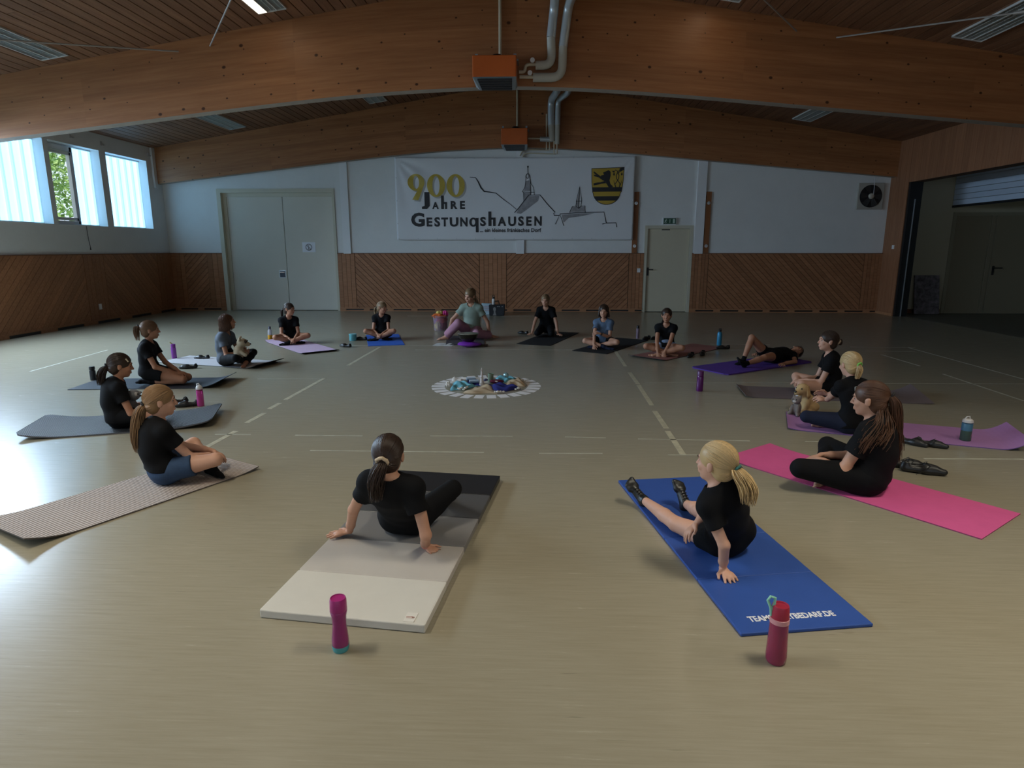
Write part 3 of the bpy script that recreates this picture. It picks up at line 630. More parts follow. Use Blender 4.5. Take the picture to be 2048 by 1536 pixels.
# ================================================================ banner on the back wall
BX0, BX1, BZ0, BZ1 = -3.53, 2.37, 1.80, 3.78
BW = 510/2048.0                                   # banner drawing is laid out in its own units below: 0..2048 by 0..763
ban = thing('banner', 'large white village jubilee banner with town sketch and coat of arms', 'banner', (0, 16.33, 0))
def bxz(u, v):
    """banner drawing units -> wall metres"""
    return BX0+(u-25)/(1965-25)*(BX1-BX0), BZ1+(v-50)/(722-50)*(BZ0-BZ1)
NU, NV = 130, 50
V = []; F = []
def rip(x, z):
    a = max(0, 1-math.hypot(x-BX0, z-BZ1)/1.6); c = max(0, 1-math.hypot(x-BX1, z-BZ1)/1.3); ang = math.atan2(BZ1-z, x-BX0); ang2 = math.atan2(BZ1-z, BX1-x)
    return -.018*a*math.sin(ang*13)*min(1, (x-BX0)*4+.1)-.014*c*math.sin(ang2*14)*min(1, (BX1-x)*4+.1)+.004*math.sin(x*3.1+z*2)+.003*math.sin(x*7-z*5)
for j in range(NV+1):
    for i in range(NU+1):
        x = BX0+(BX1-BX0)*i/NU; z = BZ0+(BZ1-BZ0)*j/NV; V.append((x, rip(x, z)-.03, z-.02*math.sin(PI*i/NU)*(j/NV)))
for j in range(NV):
    for i in range(NU): a = j*(NU+1)+i; F.append((a, a+1, a+NU+2, a+NU+1))
sh = mesh('banner_sheet', V, F, mat('banner_white', (.74, .74, .75), rough=.55), ban, smooth=True)
md = sh.modifiers.new('t', 'SOLIDIFY'); md.thickness = .003; md.offset = 1
def cells(V, F, st=36):
    """cut printed areas into small cells so that they follow the folds of the sheet"""
    oV = []; oF = []
    for f in F:
        p_ = [(V[i][0], V[i][1]) for i in f]; xs = [a[0] for a in p_]; ys = [a[1] for a in p_]
        if max(xs)-min(xs) < st*1.3 and max(ys)-min(ys) < st*1.3: oF.append(tuple(range(len(oV), len(oV)+len(p_)))); oV += p_; continue
        x = min(xs)
        while x < max(xs):
            c = clip(clip(p_, -1, 0, -x), 1, 0, x+st); y = min(ys)
            while y < max(ys) and len(c) > 2:
                q = clip(clip(c, 0, -1, -y), 0, 1, y+st)
                if len(q) > 2: oF.append(tuple(range(len(oV), len(oV)+len(q)))); oV += q
                y += st
            x += st
    return oV, oF
def flat(name, V, F, m, lift=.004):
    V, F = cells(V, F); VV = []
    for u, v in V:
        x, z = bxz(u, v); VV.append((x, rip(x, z)-.033-lift, z-.02*math.sin(PI*(x-BX0)/(BX1-BX0))*((z-BZ0)/(BZ1-BZ0))))
    o = mesh(name, VV, F, m, ban)
    if name in ('lettering', 'sketch_shading', 'sketch_lines', 'snowdrop_plants', 'lion', 'shield_bars'): o['kind'] = 'stuff'
    return o
INK = mat('print_black', (.018, .018, .022), rough=.5); GOLD = mat('print_gold', (.50, .36, .05), rough=.45, noise=.2, nscale=5); GREY = mat('print_grey', (.30, .29, .30), rough=.6, noise=.3, nscale=9)
SHAD = mat('print_soft_grey', (.42, .40, .38), rough=.6)
def words_on(name, items, m, lift=.004, bold=.04):
    V = []; F = []
    for s, x0, x1, top, base in items:
        v, f = fit_text(s, x0, x1, base, top, bold); b = len(V); V += [(a[0], a[1]) for a in v]; F += [tuple(b+i for i in q) for q in f]
    return flat(name, V, F, m, lift)
def stroke(pts, w0, w1=None, n=None):
    """variable-width pen line as quads"""
    P = [np.array(p_, float) for p_ in pts]; w1 = w0 if w1 is None else w1; V = []; F = []; N = len(P)
    for i, p_ in enumerate(P):
        t_ = P[min(i+1, N-1)]-P[max(i-1, 0)]; t_ /= np.linalg.norm(t_)+1e-9; nn = np.array([-t_[1], t_[0]]); w_ = (w0+(w1-w0)*i/max(1, N-1)) if not callable(w0) else w0(i/(N-1))
        V += [p_+nn*w_/2, p_-nn*w_/2]
    for i in range(N-1): F.append((2*i, 2*i+2, 2*i+3, 2*i+1))
    return V, F
def ring(cx, cy, rx, ry, ix, iy, n=40, a0=0, a1=2*PI):
    V = []; F = []
    for i in range(n+1):
        a = a0+(a1-a0)*i/n; V += [(cx+rx*math.cos(a), cy+ry*math.sin(a)), (cx+ix*math.cos(a), cy+iy*math.sin(a))]
    for i in range(n): F.append((2*i, 2*i+2, 2*i+3, 2*i+1))
    return V, F
def merge(*L):
    V = []; F = []
    for v, f in L: b = len(V); V += list(v); F += [tuple(b+i for i in q) for q in f]
    return V, F
# 9 0 0 in gold with a soft printed shade
def nines(dx, dy):
    nine = merge(ring(197+dx, 250+dy, 69, 68, 24, 52), ([(256+dx, 225+dy), (266+dx, 262+dy), (212+dx, 394+dy), (162+dx, 390+dy), (205+dx, 318+dy)], [(0, 1, 2, 3, 4)]))
    return merge(nine, ring(360+dx, 275+dy, 74, 93, 29, 76), ring(520+dx, 275+dy, 74, 93, 29, 76))
flat('number_shade', *nines(14, 12), SHAD, .0025); flat('gold_number', *nines(0, 0), GOLD, .006)
def J(x, top, base): return [(x+20, top), (x+62, top), (x+62, base-26), (x+40, base), (x-2, base), (x-2, base-18), (x+20, base-26)]
jv = J(242, 328, 466); words_on('lettering', [('A', 324, 378, 408, 466), ('R', 476, 532, 400, 466), ('E', 553, 594, 400, 466)], INK, .008)
h1 = [(398, 356), (420, 356), (420, 408), (446, 408), (446, 466), (430, 466), (430, 424), (420, 424), (420, 466), (398, 466)]
flat('lettering', *merge((jv, [tuple(range(len(jv)))]), (h1, [tuple(range(len(h1)))])), INK, .009)
words_on('lettering', [('G', 147, 258, 496, 612), ('E', 274, 322, 536, 610), ('S', 338, 386, 532, 612), ('T', 396, 452, 536, 610), ('U', 466, 536, 534, 612), ('N', 552, 612, 534, 610), ('S', 716, 764, 530, 608), ('A', 860, 930, 530, 606), ('U', 946, 1010, 528, 608), ('S', 1028, 1074, 526, 606), ('E', 1094, 1138, 528, 605), ('N', 1160, 1220, 526, 605)], INK, .008)
h2 = [(784, 486), (808, 486), (808, 536), (842, 536), (842, 606), (822, 606), (822, 554), (808, 554), (808, 606), (784, 606)]
gg = merge(ring(660, 574, 34, 38, 15, 24), ([(680, 540), (702, 540), (702, 658), (680, 658)], [(0, 1, 2, 3)]), (h2, [tuple(range(len(h2)))])); flat('lettering', *gg, INK, .009)
words_on('lettering', [('... ein kleines fränkisches Dorf', 714, 1216, 624, 657)], INK, .008, .02)
# pen sketch of the village
lines = [stroke([(636, 206), (682, 210), (702, 240), (726, 292), (752, 322), (800, 328), (848, 336), (905, 384), (960, 424), (1012, 468)], lambda s: 4+9*math.sin(PI*min(1, s*1.15))*(.4+.6*math.sin(5*s)**2)),
         stroke([(998, 496), (1030, 460), (1112, 354), (1204, 352), (1260, 420), (1328, 494), (1318, 500), (1322, 520), (1366, 520)], 6, 8), stroke([(1332, 592), (1368, 508), (1400, 604)], 5), stroke([(1368, 508), (1500, 498), (1724, 494), (1746, 584), (1714, 592)], 6, 7), stroke([(1746, 584), (1824, 582), (1832, 618)], 7),
         stroke([(1074, 410), (1070, 330), (1060, 326), (1082, 290), (1090, 226), (1088, 200), (1096, 182), (1108, 178), (1120, 190), (1124, 220), (1132, 262), (1152, 290), (1156, 326), (1158, 350)], 4), stroke([(1130, 350), (1128, 300), (1126, 240), (1118, 192)], 5), stroke([(1106, 178), (1104, 120)], 5), ring(1106, 124, 8, 8, 4, 4, 12), stroke([(1060, 327), (1160, 330)], 4), ring(1103, 200, 12, 20, 8, 15, 16),
         stroke([(1446, 496), (1468, 448), (1496, 446), (1500, 404), (1524, 284), (1542, 402), (1536, 444), (1568, 442), (1572, 494)], 5), stroke([(1496, 404), (1542, 404)], 4), stroke([(1524, 290), (1518, 464), (1498, 446)], 5), stroke([(1518, 464), (1538, 446)], 5)]
flat('sketch_lines', *merge(*lines), INK, .009)
polys = [[(1014, 500), (1030, 466), (1112, 360), (1200, 360), (1190, 400), (1100, 470), (1050, 506)], [(1076, 400), (1072, 332), (1126, 332), (1124, 352), (1110, 356)], [(1076, 320), (1090, 240), (1118, 232), (1126, 320)], [(1510, 400), (1524, 300), (1518, 456), (1500, 444)], [(1456, 492), (1474, 452), (1562, 448), (1566, 490)], [(1382, 514), (1540, 504), (1650, 502), (1560, 524), (1440, 540), (1400, 578)]]
flat('sketch_shading', *merge(*[(q, [tuple(range(len(q)))]) for q in polys]), GREY, .005)
# coat of arms: gold shield, black lion and plants over black bars
def shield(k):
    c = (1747, 285); pts = [(1615, 142), (1878, 135), (1872, 250), (1862, 330)]+[(1742+math.cos(a)*112, 330+math.sin(a)*106) for a in np.linspace(.12, PI-.12, 16)]+[(1626, 330), (1618, 250)]
    return [(c[0]+(x-c[0])*k, c[1]+(y-c[1])*k) for x, y in pts]
def inside(lo, hi): return clip(clip(shield(.965), 0, -1, -lo), 0, 1, hi)
flat('shield_rim', shield(1.0), [tuple(range(len(shield(1))))], INK, .005); s2 = shield(.965); flat('shield', s2, [tuple(range(len(s2)))], mat('arms_yellow', (.50, .33, .04), rough=.5), .007)
b1 = inside(294, 330); b2 = inside(366, 402); flat('shield_bars', *merge((b1, [tuple(range(len(b1)))]), (b2, [tuple(range(len(b2)))])), INK, .009)
lion = [[(1690, 200), (1712, 196), (1730, 168), (1752, 158), (1768, 172), (1770, 200), (1762, 240), (1770, 268), (1792, 290), (1760, 300), (1742, 272), (1724, 246), (1700, 236)], [(1700, 214), (1664, 188), (1636, 166), (1632, 178), (1652, 196), (1632, 192), (1640, 206), (1676, 216), (1696, 232)], [(1722, 244), (1690, 254), (1660, 256), (1634, 262), (1636, 280), (1664, 274), (1700, 266), (1734, 262)], [(1708, 176), (1730, 168), (1728, 190), (1712, 188)]]
plants = [stroke([(1812, 296), (1806, 270), (1820, 250), (1834, 226), (1836, 200), (1824, 168), (1808, 158), (1796, 172), (1794, 188)], 6), stroke([(1842, 296), (1846, 268), (1834, 250), (1818, 226), (1814, 200), (1828, 168), (1846, 158), (1858, 170), (1858, 186)], 6), ring(1796, 192, 7, 10, 0.1, 0.1, 10), ring(1858, 192, 7, 10, 0.1, .1, 10), stroke([(1812, 292), (1800, 262), (1796, 240)], 7, 2), stroke([(1842, 292), (1854, 262), (1858, 240)], 7, 2)]
flat('lion', *merge(*[(q, [tuple(range(len(q)))]) for q in lion]), INK, .010); flat('snowdrop_plants', *merge(*plants), INK, .010)
for i in range(13):
    for z in (BZ0+.03, BZ1-.03):
        x = BX0+.05+(BX1-BX0-.1)*i/12; MB().tube([(x, rip(x, z)-.034, z), (x, rip(x, z)-.042, z)], .014, 8).build('eyelet', M_ALU, ban)
for z in (2.2, 2.75, 3.3):
    for x in (BX0+.03, BX1-.03): MB().tube([(x, rip(x, z)-.034, z), (x, rip(x, z)-.042, z)], .014, 8).build('eyelet', M_ALU, ban)

# ================================================================ wall fittings
M_HB = wood('hook_board_wood', (0.30, 0.12, 0.05), (0.2, .08, .03), 2, rough=.5)
for x, lab in ((2.43, 'upright wooden hook board half behind the edge of the banner'), (4.2, 'upright wooden hook board beside the emergency exit, over the wainscot')):
    t = thing('hook_board', lab, 'hook board', (x, YB, HW+.02), 0, 'wooden hook boards by the exit')
    bevel(MB().box((-.065, -.035, 0), (.065, -.0, 1.47)).build('plank', M_HB, t))
    for z in (.17, 1.2): MB().tube([(0, -.035, z), (0, -.05, z)], .04, 14).tube([(0, -.05, z), (0, -.09, z), (0, -.1, z+.03)], .01, 6).build('hook', M_ALU, t)
t = thing('exit_sign', 'green emergency exit sign over the single door', 'sign', (3.27, YB, 2.17))
bevel(MB().box((-.17, -.05, 0), (.17, 0, .165)).build('sign_box', M_WHITEP, t)); MB().box((-.15, -.056, .014), (.15, -.05, .152)).build('green_panel', mat('exit_green', (.015, .075, .045), rough=.4), t)
MWH = mat('sign_white', (.5, .62, .55), rough=.5)
man = MB()
def fp(poly, y=-.0575): n = len(poly); man.add([(x, y, z) for x, z in poly]+[(x, -.056, z) for x, z in poly], [tuple(range(n)), tuple(range(2*n-1, n-1, -1))]+[(i, n+i, n+(i+1) % n, (i+1) % n) for i in range(n)])
fp([(-.085+.011*math.cos(a), .125+.011*math.sin(a)) for a in np.linspace(0, 2*PI, 10)[:-1]])
for a, b, w_ in (((-.095, .112), (-.105, .075), .02), ((-.105, .075), (-.085, .052), .013), ((-.085, .052), (-.1, .03), .011), ((-.105, .075), (-.125, .055), .013), ((-.125, .055), (-.14, .058), .011), ((-.093, .108), (-.07, .09), .01), ((-.098, .108), (-.125, .1), .01)):
    d = Vector((b[0]-a[0], b[1]-a[1])).normalized(); n = Vector((-d.y, d.x))*w_/2; fp([(a[0]+n.x, a[1]+n.y), (a[0]-n.x, a[1]-n.y), (b[0]-n.x, b[1]-n.y), (b[0]+n.x, b[1]+n.y)])
fp([(-.004, .04), (.01, .04), (.01, .125), (-.004, .125)]); fp([(.075, .03), (.125, .03), (.125, .135), (.075, .135)]); man.build('pictogram', MWH, t)
t = thing('notice', 'white paper notice with crossed-out circle taped to the big door', 'notice', (-5.865, YB+.095, 1.62))
sh_ = MB().add([(-.17, 0, -.125), (.17, 0, -.125), (.17, -.004, .125), (-.17, -.002, .125), (-.17, .004, -.125), (.17, .004, -.125), (.17, 0, .125), (-.17, .002, .125)], [(0, 1, 2, 3), (7, 6, 5, 4), (0, 4, 5, 1), (3, 2, 6, 7)]); sh_.build('paper', mat('paper', (.82, .82, .86), rough=.7), t)
rv, rf = ring(0, 0, .085, .085, .07, .07, 30); sv, sf = stroke([(-.055, .055), (.055, -.055)], .014); bv, bf = stroke([(-.02, -.055), (.0, -.01), (-.02, .03), (.01, .045)], .016); cv, cf = stroke([(-.03, -.05), (.045, -.05), (.02, -.02)], .014)
mv, mf = merge((rv, rf), (sv, sf), (bv, bf), (cv, cf)); mesh('prohibition_print', [(x, -.0065, z) for x, z in mv], mf, mat('print_dark', (.10, .09, .10), rough=.6), t)
t = thing('wall_fan', 'square extractor fan high on the back wall near the clad post', 'fan', (8.07, YB, 2.83))
bevel(MB().box((-.31, -.06, -.31), (.31, 0, .31)).build('housing', mat('fan_housing', (.42, .40, .35), rough=.5), t), .012)
MB().tube([(0, -.066, 0), (0, -.06, 0)], .265, 36).build('dark_opening', M_BLACK, t)
for i in range(6):
    a = i*PI/3; c, s = math.cos(a), math.sin(a); P = [(.05, -.03), (.24, -.09), (.25, .05), (.05, .03)]
    V = [(u*c-v*s, -.07-(.02 if v > 0 else 0), u*s+v*c) for u, v in P]; V += [(x, y+.004, z) for x, y, z in V]; mesh('fan_blade', V, [(0, 1, 2, 3), (7, 6, 5, 4), (0, 4, 5, 1), (1, 5, 6, 2), (2, 6, 7, 3), (3, 7, 4, 0)], mat('fan_blade_dark', (.03, .03, .03), rough=.5), t)
MB().ball((0, -.085, 0), (.07, .035, .07)).build('hub', mat('fan_hub', (.5, .46, .38), rough=.4), t, smooth=True)
MB().tube([(.03, -.07, .47), (.04, -.1, .2), (.03, -.12, .04)], .006, 6).build('pull_cord', M_WHITEP, t)
tag(bevel(MB().box((2.52, YB-.05, 1.0), (2.6, YB-.03, 1.1)).build('light_switch', M_WHITEP)), 'small white switch on the pine boards left of the exit', 'switch')
tag(bevel(MB().box((XL+.028, 13.4, .3), (XL+.05, 13.48, .42)).build('power_socket', M_WHITEP)), 'white power socket low on the window wall panelling', 'socket')
t = thing('painted_board', 'dark mottled painted board leaning in the side room', 'board', (9.66, YB-.2, 0))
pb = MB().add([(-.3, -.04, 0), (.3, -.04, 0), (.3, .14, .94), (-.3, .14, .94), (-.3, -.01, 0), (.3, -.01, 0), (.3, .17, .94), (-.3, .17, .94)], [(0, 1, 2, 3), (7, 6, 5, 4), (0, 4, 5, 1), (1, 5, 6, 2), (2, 6, 7, 3), (3, 7, 4, 0)])
mb_ = mat('mottled_paint', (.17, .15, .17), rough=.6, noise=.85, nscale=9); pb.build('panel', mb_, t)
# ================================================================ people: one blended surface per body, clothes and hair as children
class Field:
    """distance field on a grid; primitives are blended in locally, surface() returns the zero level as a quad mesh"""
    def __init__(s, lo, hi, vox):
        s.lo = np.array(lo, np.float32); s.v = vox; s.n = np.maximum(4, np.ceil((np.array(hi)-s.lo)/vox).astype(int)+1)
        s.ax = [s.lo[i]+vox*np.arange(s.n[i], dtype=np.float32) for i in range(3)]
        s.F = np.full(s.n, 1.0, np.float32)
    def _sl(s, lo, hi):
        a = np.clip(np.floor((np.array(lo)-s.lo)/s.v).astype(int)-1, 0, s.n-1); b = np.clip(np.ceil((np.array(hi)-s.lo)/s.v).astype(int)+2, 0, s.n)
        return tuple(slice(int(x), int(y)) for x, y in zip(a, b))
    def _xyz(s, sl): return np.meshgrid(s.ax[0][sl[0]], s.ax[1][sl[1]], s.ax[2][sl[2]], indexing='ij', sparse=True)
    def put(s, sl, d, k):
        f = s.F[sl]
        if f.size == 0: return
        if k > 0:
            h = np.maximum(k-np.abs(f-d), 0)/k; s.F[sl] = np.minimum(f, d)-h*h*k*.25
        else: s.F[sl] = np.minimum(f, d)
    def cone(s, a, b, ra, rb, k=.02, flat=None, cut=None, infl=0.0):
        a = np.array(a, np.float32); b = np.array(b, np.float32); ra += infl; rb += infl; m = max(ra, rb)+k+2*s.v
        if flat is not None and flat[1] > 1: m *= flat[1]
        sl = s._sl(np.minimum(a, b)-m, np.maximum(a, b)+m); X, Y, Z = s._xyz(sl)
        ba = b-a; L2 = float(ba@ba)+1e-9; px, py, pz = X-a[0], Y-a[1], Z-a[2]
        t = np.clip((px*ba[0]+py*ba[1]+pz*ba[2])/L2, 0, 1); dx, dy, dz = px-t*ba[0], py-t*ba[1], pz-t*ba[2]
        if flat is not None:
            ax, sc = flat; ax = np.array(ax)/np.linalg.norm(ax); c = dx*ax[0]+dy*ax[1]+dz*ax[2]; e = (1/sc-1)*c; dx, dy, dz = dx+ax[0]*e, dy+ax[1]*e, dz+ax[2]*e
        d = np.sqrt(dx*dx+dy*dy+dz*dz)-(ra+t*(rb-ra))
        if cut is not None:
            q, n = cut; d = np.maximum(d, (X-q[0])*n[0]+(Y-q[1])*n[1]+(Z-q[2])*n[2])
        s.put(sl, d.astype(np.float32), k)
    def _ell(s, c, r, R, m):
        c = np.array(c, np.float32); r = np.array(r, np.float32); R = np.eye(3) if R is None else np.array(R)
        e = np.abs(R)@r+m; sl = s._sl(c-e, c+e); X, Y, Z = s._xyz(sl); X, Y, Z = X-c[0], Y-c[1], Z-c[2]
        q = [(X*R[0, i]+Y*R[1, i]+Z*R[2, i])/r[i] for i in range(3)]
        k0 = np.sqrt(q[0]**2+q[1]**2+q[2]**2)+1e-6; k1 = np.sqrt((q[0]/r[0])**2+(q[1]/r[1])**2+(q[2]/r[2])**2)+1e-6
        return sl, (k0*(k0-1)/k1).astype(np.float32)
    def ell(s, c, r, R=None, k=.02, infl=0.0):
        sl, d = s._ell(c, np.array(r)+infl, R, k+2*s.v); s.put(sl, d, k)
    def sub_ell(s, c, r, R=None, k=.004):
        sl, d = s._ell(c, r, R, k+2*s.v); f = s.F[sl]; h = np.maximum(k-np.abs(f+d), 0)/k; s.F[sl] = np.maximum(f, -d)+h*h*k*.25
    def sub_cone(s, a, b, ra, rb):
        g = object.__new__(Field); g.lo, g.v, g.n, g.ax = s.lo, s.v, s.n, s.ax; g.F = np.ones_like(s.F); g.cone(a, b, ra, rb, 0); s.F = np.maximum(s.F, -g.F)
    def cut(s, q, n):
        X, Y, Z = s._xyz((slice(None),)*3); s.F = np.maximum(s.F, ((X-q[0])*n[0]+(Y-q[1])*n[1]+(Z-q[2])*n[2]).astype(np.float32))
    def wrinkle(s, amp, fr=1.0, seed=0):
        X, Y, Z = s._xyz((slice(None),)*3); o = seed*1.7
        s.F = s.F+(amp*(np.sin(31*fr*X+17*fr*Z+o+1.5*np.sin(23*Y+o))*np.sin(19*fr*Y-27*fr*Z+o)+.6*np.sin(47*fr*Z+21*fr*X-9*Y+2*o))).astype(np.float32)
    def surface(s):
        F = s.F.copy(); F[[0, -1]] = np.maximum(F[[0, -1]], .001); F[:, [0, -1]] = np.maximum(F[:, [0, -1]], .001); F[:, :, [0, -1]] = np.maximum(F[:, :, [0, -1]], .001)
        I = F < 0; n = np.array(F.shape)-1
        cnt = np.zeros(n, np.int8)
        for dx in (0, 1):
            for dy in (0, 1):
                for dz in (0, 1): cnt += I[dx:dx+n[0], dy:dy+n[1], dz:dz+n[2]]
        act = np.argwhere((cnt > 0) & (cnt < 8))
        if len(act) == 0: return np.zeros((0, 3)), np.zeros((0, 4), int)
        idx = np.full(n, -1, np.int32); idx[tuple(act.T)] = np.arange(len(act))
        acc = np.zeros((len(act), 3), np.float64); num = np.zeros(len(act))
        C = [(0, 0, 0), (1, 0, 0), (0, 1, 0), (1, 1, 0), (0, 0, 1), (1, 0, 1), (0, 1, 1), (1, 1, 1)]
        cv = np.stack([F[tuple((act+np.array(c)).T)] for c in C], 1)
        for i, j in ((0, 1), (2, 3), (4, 5), (6, 7), (0, 2), (1, 3), (4, 6), (5, 7), (0, 4), (1, 5), (2, 6), (3, 7)):
            a, b = cv[:, i], cv[:, j]; m = (a < 0) != (b < 0); t = np.where(m, a/np.where(m, a-b, 1), 0)
            pa, pb = np.array(C[i], float), np.array(C[j], float); acc += (pa+t[:, None]*(pb-pa))*m[:, None]; num += m
        V = s.lo+s.v*(act+acc/num[:, None]); Q = []
        for ax in range(3):
            o1, o2 = (ax+1) % 3, (ax+2) % 3; sh = list(F.shape); sl0 = [slice(1, -1)]*3; sl0[ax] = slice(0, -1); sl1 = [slice(1, -1)]*3; sl1[ax] = slice(1, None)
            a, b = I[tuple(sl0)], I[tuple(sl1)]; e = np.argwhere(a != b)
            if len(e) == 0: continue
            off = np.array([1, 1, 1]); off[ax] = 0; e = e+off; ins = I[tuple(e.T)]
            u = np.zeros(3, int); u[o1] = 1; v = np.zeros(3, int); v[o2] = 1
            q = np.stack([idx[tuple((e-u-v).T)], idx[tuple((e-v).T)], idx[tuple(e.T)], idx[tuple((e-u).T)]], 1)
            q = np.where(ins[:, None], q, q[:, ::-1]); Q.append(q)
        return V, np.concatenate(Q)
def grid_mesh(name, V, Q, m, parent, smooth=True):
    me = bpy.data.meshes.new(name); n, f = len(V), len(Q)
    me.vertices.add(n); me.vertices.foreach_set('co', np.asarray(V, np.float32).ravel()); me.loops.add(4*f); me.loops.foreach_set('vertex_index', np.asarray(Q, np.int32).ravel())
    me.polygons.add(f); me.polygons.foreach_set('loop_start', np.arange(0, 4*f, 4, dtype=np.int32)); me.polygons.foreach_set('loop_total', np.full(f, 4, np.int32)); me.update(calc_edges=True); me.validate()
    if smooth: me.shade_smooth()
    me.materials.append(m); o = bpy.data.objects.new(name, me); return link(o, parent)

def skin(name, c): return mat(name, c, rough=.5, noise=.05, nscale=9, spec=.3)
SK = {'fair': skin('skin_fair', (.60, .335, .235)), 'light': skin('skin_light', (.52, .275, .18)), 'tan': skin('skin_tan', (.42, .20, .12)), 'olive': skin('skin_olive', (.38, .185, .112))}
def cloth(name, c, r=.85, n=.08): return mat(name, c, rough=r, noise=n, nscale=14, bump=.15, bscale=300, spec=.2)
CL = {'black': cloth('black_jersey', (.0035, .0035, .0045)), 'navy': cloth('navy_jersey', (.012, .016, .035)), 'denim': cloth('denim', (.036, .065, .125), n=.25), 'grey': cloth('grey_jersey', (.10, .115, .14)), 'bluegrey': cloth('bluegrey_jersey', (.10, .145, .22), n=.25),
      'mint': cloth('mint_jersey', (.24, .30, .25)), 'pink': cloth('dusty_pink_linen', (.40, .20, .27)), 'jean_pale': cloth('pale_denim', (.28, .38, .56), n=.2), 'white': cloth('white_sock', (.72, .72, .76)), 'shoe': mat('shoe_leather', (.012, .012, .012), rough=.4)}
def hairmat(name, c):
    if name in MATS: return MATS[name]
    m = bpy.data.materials.new(name); m.use_nodes = True; MATS[name] = m; nt = m.node_tree; b = nt.nodes['Principled BSDF']; L = nt.links
    at = node(nt, 'ShaderNodeAttribute'); at.attribute_name = 'tint'; hs = node(nt, 'ShaderNodeHueSaturation'); hs.inputs['Color'].default_value = (*c, 1)
    L.new(at.outputs['Fac'], hs.inputs['Value']); L.new(hs.outputs[0], b.inputs['Base Color']); b.inputs['Roughness'].default_value = .42; b.inputs['Specular IOR Level'].default_value = .35; return m
HAIR = {'brown': hairmat('hair_brown', (.16, .085, .045)), 'light_brown': hairmat('hair_light_brown', (.30, .175, .085)), 'dark': hairmat('hair_dark', (.045, .026, .018)), 'blond': hairmat('hair_blond', (.56, .39, .19)), 'darkblond': hairmat('hair_dark_blond', (.235, .15, .08)), 'auburn': hairmat('hair_auburn', (.095, .043, .023))}
EYE_W = mat('eye_white', (.36, .34, .33), rough=.4); EYE_D = mat('eye_iris', (.02, .014, .01), rough=.15); BROW = mat('eyebrow', (.06, .04, .025), rough=.8); LIPS = mat('lips', (.42, .13, .11), rough=.45)
def unit(v): v = np.array(v, float); return v/(np.linalg.norm(v)+1e-9)
def ik(a, c, l1, l2, pole):
    """middle joint between a and c for two bones, bent towards pole"""
    a, c = np.array(a, float), np.array(c, float); d = np.linalg.norm(c-a); u = (c-a)/d
    if d > (l1+l2)*.995: c = a+u*(l1+l2)*.995; d = (l1+l2)*.995
    x = (l1*l1-l2*l2+d*d)/(2*d); h = math.sqrt(max(0, l1*l1-x*x)); p = np.array(pole, float)-a; p -= u*(p@u); return a+u*x+unit(p)*h, c

def strands(name, paths, r, m, parent, tints, n=3):
    """hair locks: thin tapered tubes, each with its own tint"""
    V = []; Q = []; T = []
    for P, rr, tn in zip(paths, r, tints):
        P = np.asarray(P, float); N = len(P); b = len(V); prev = None
        for i in range(N):
            t = unit(P[min(i+1, N-1)]-P[max(i-1, 0)]); u = unit(np.cross(t, (0.31, .2, .93))) if prev is None else unit(prev-t*(prev@t)); prev = u; v = np.cross(t, u)
            q = rr*(1-.6*(i/(N-1))**3)*(.7+.3*min(1, i/1.0))
            for k in range(n): a = 2*PI*k/n; V.append(P[i]+u*q*math.cos(a)+v*q*math.sin(a)); T.append(tn)
        for i in range(N-1):
            for k in range(n): Q.append((b+i*n+k, b+i*n+(k+1) % n, b+(i+1)*n+(k+1) % n, b+(i+1)*n+k))
    o = grid_mesh(name, V, Q, m, parent); at = o.data.attributes.new('tint', 'FLOAT', 'POINT'); at.data.foreach_set('value', np.array(T, np.float32)); return o

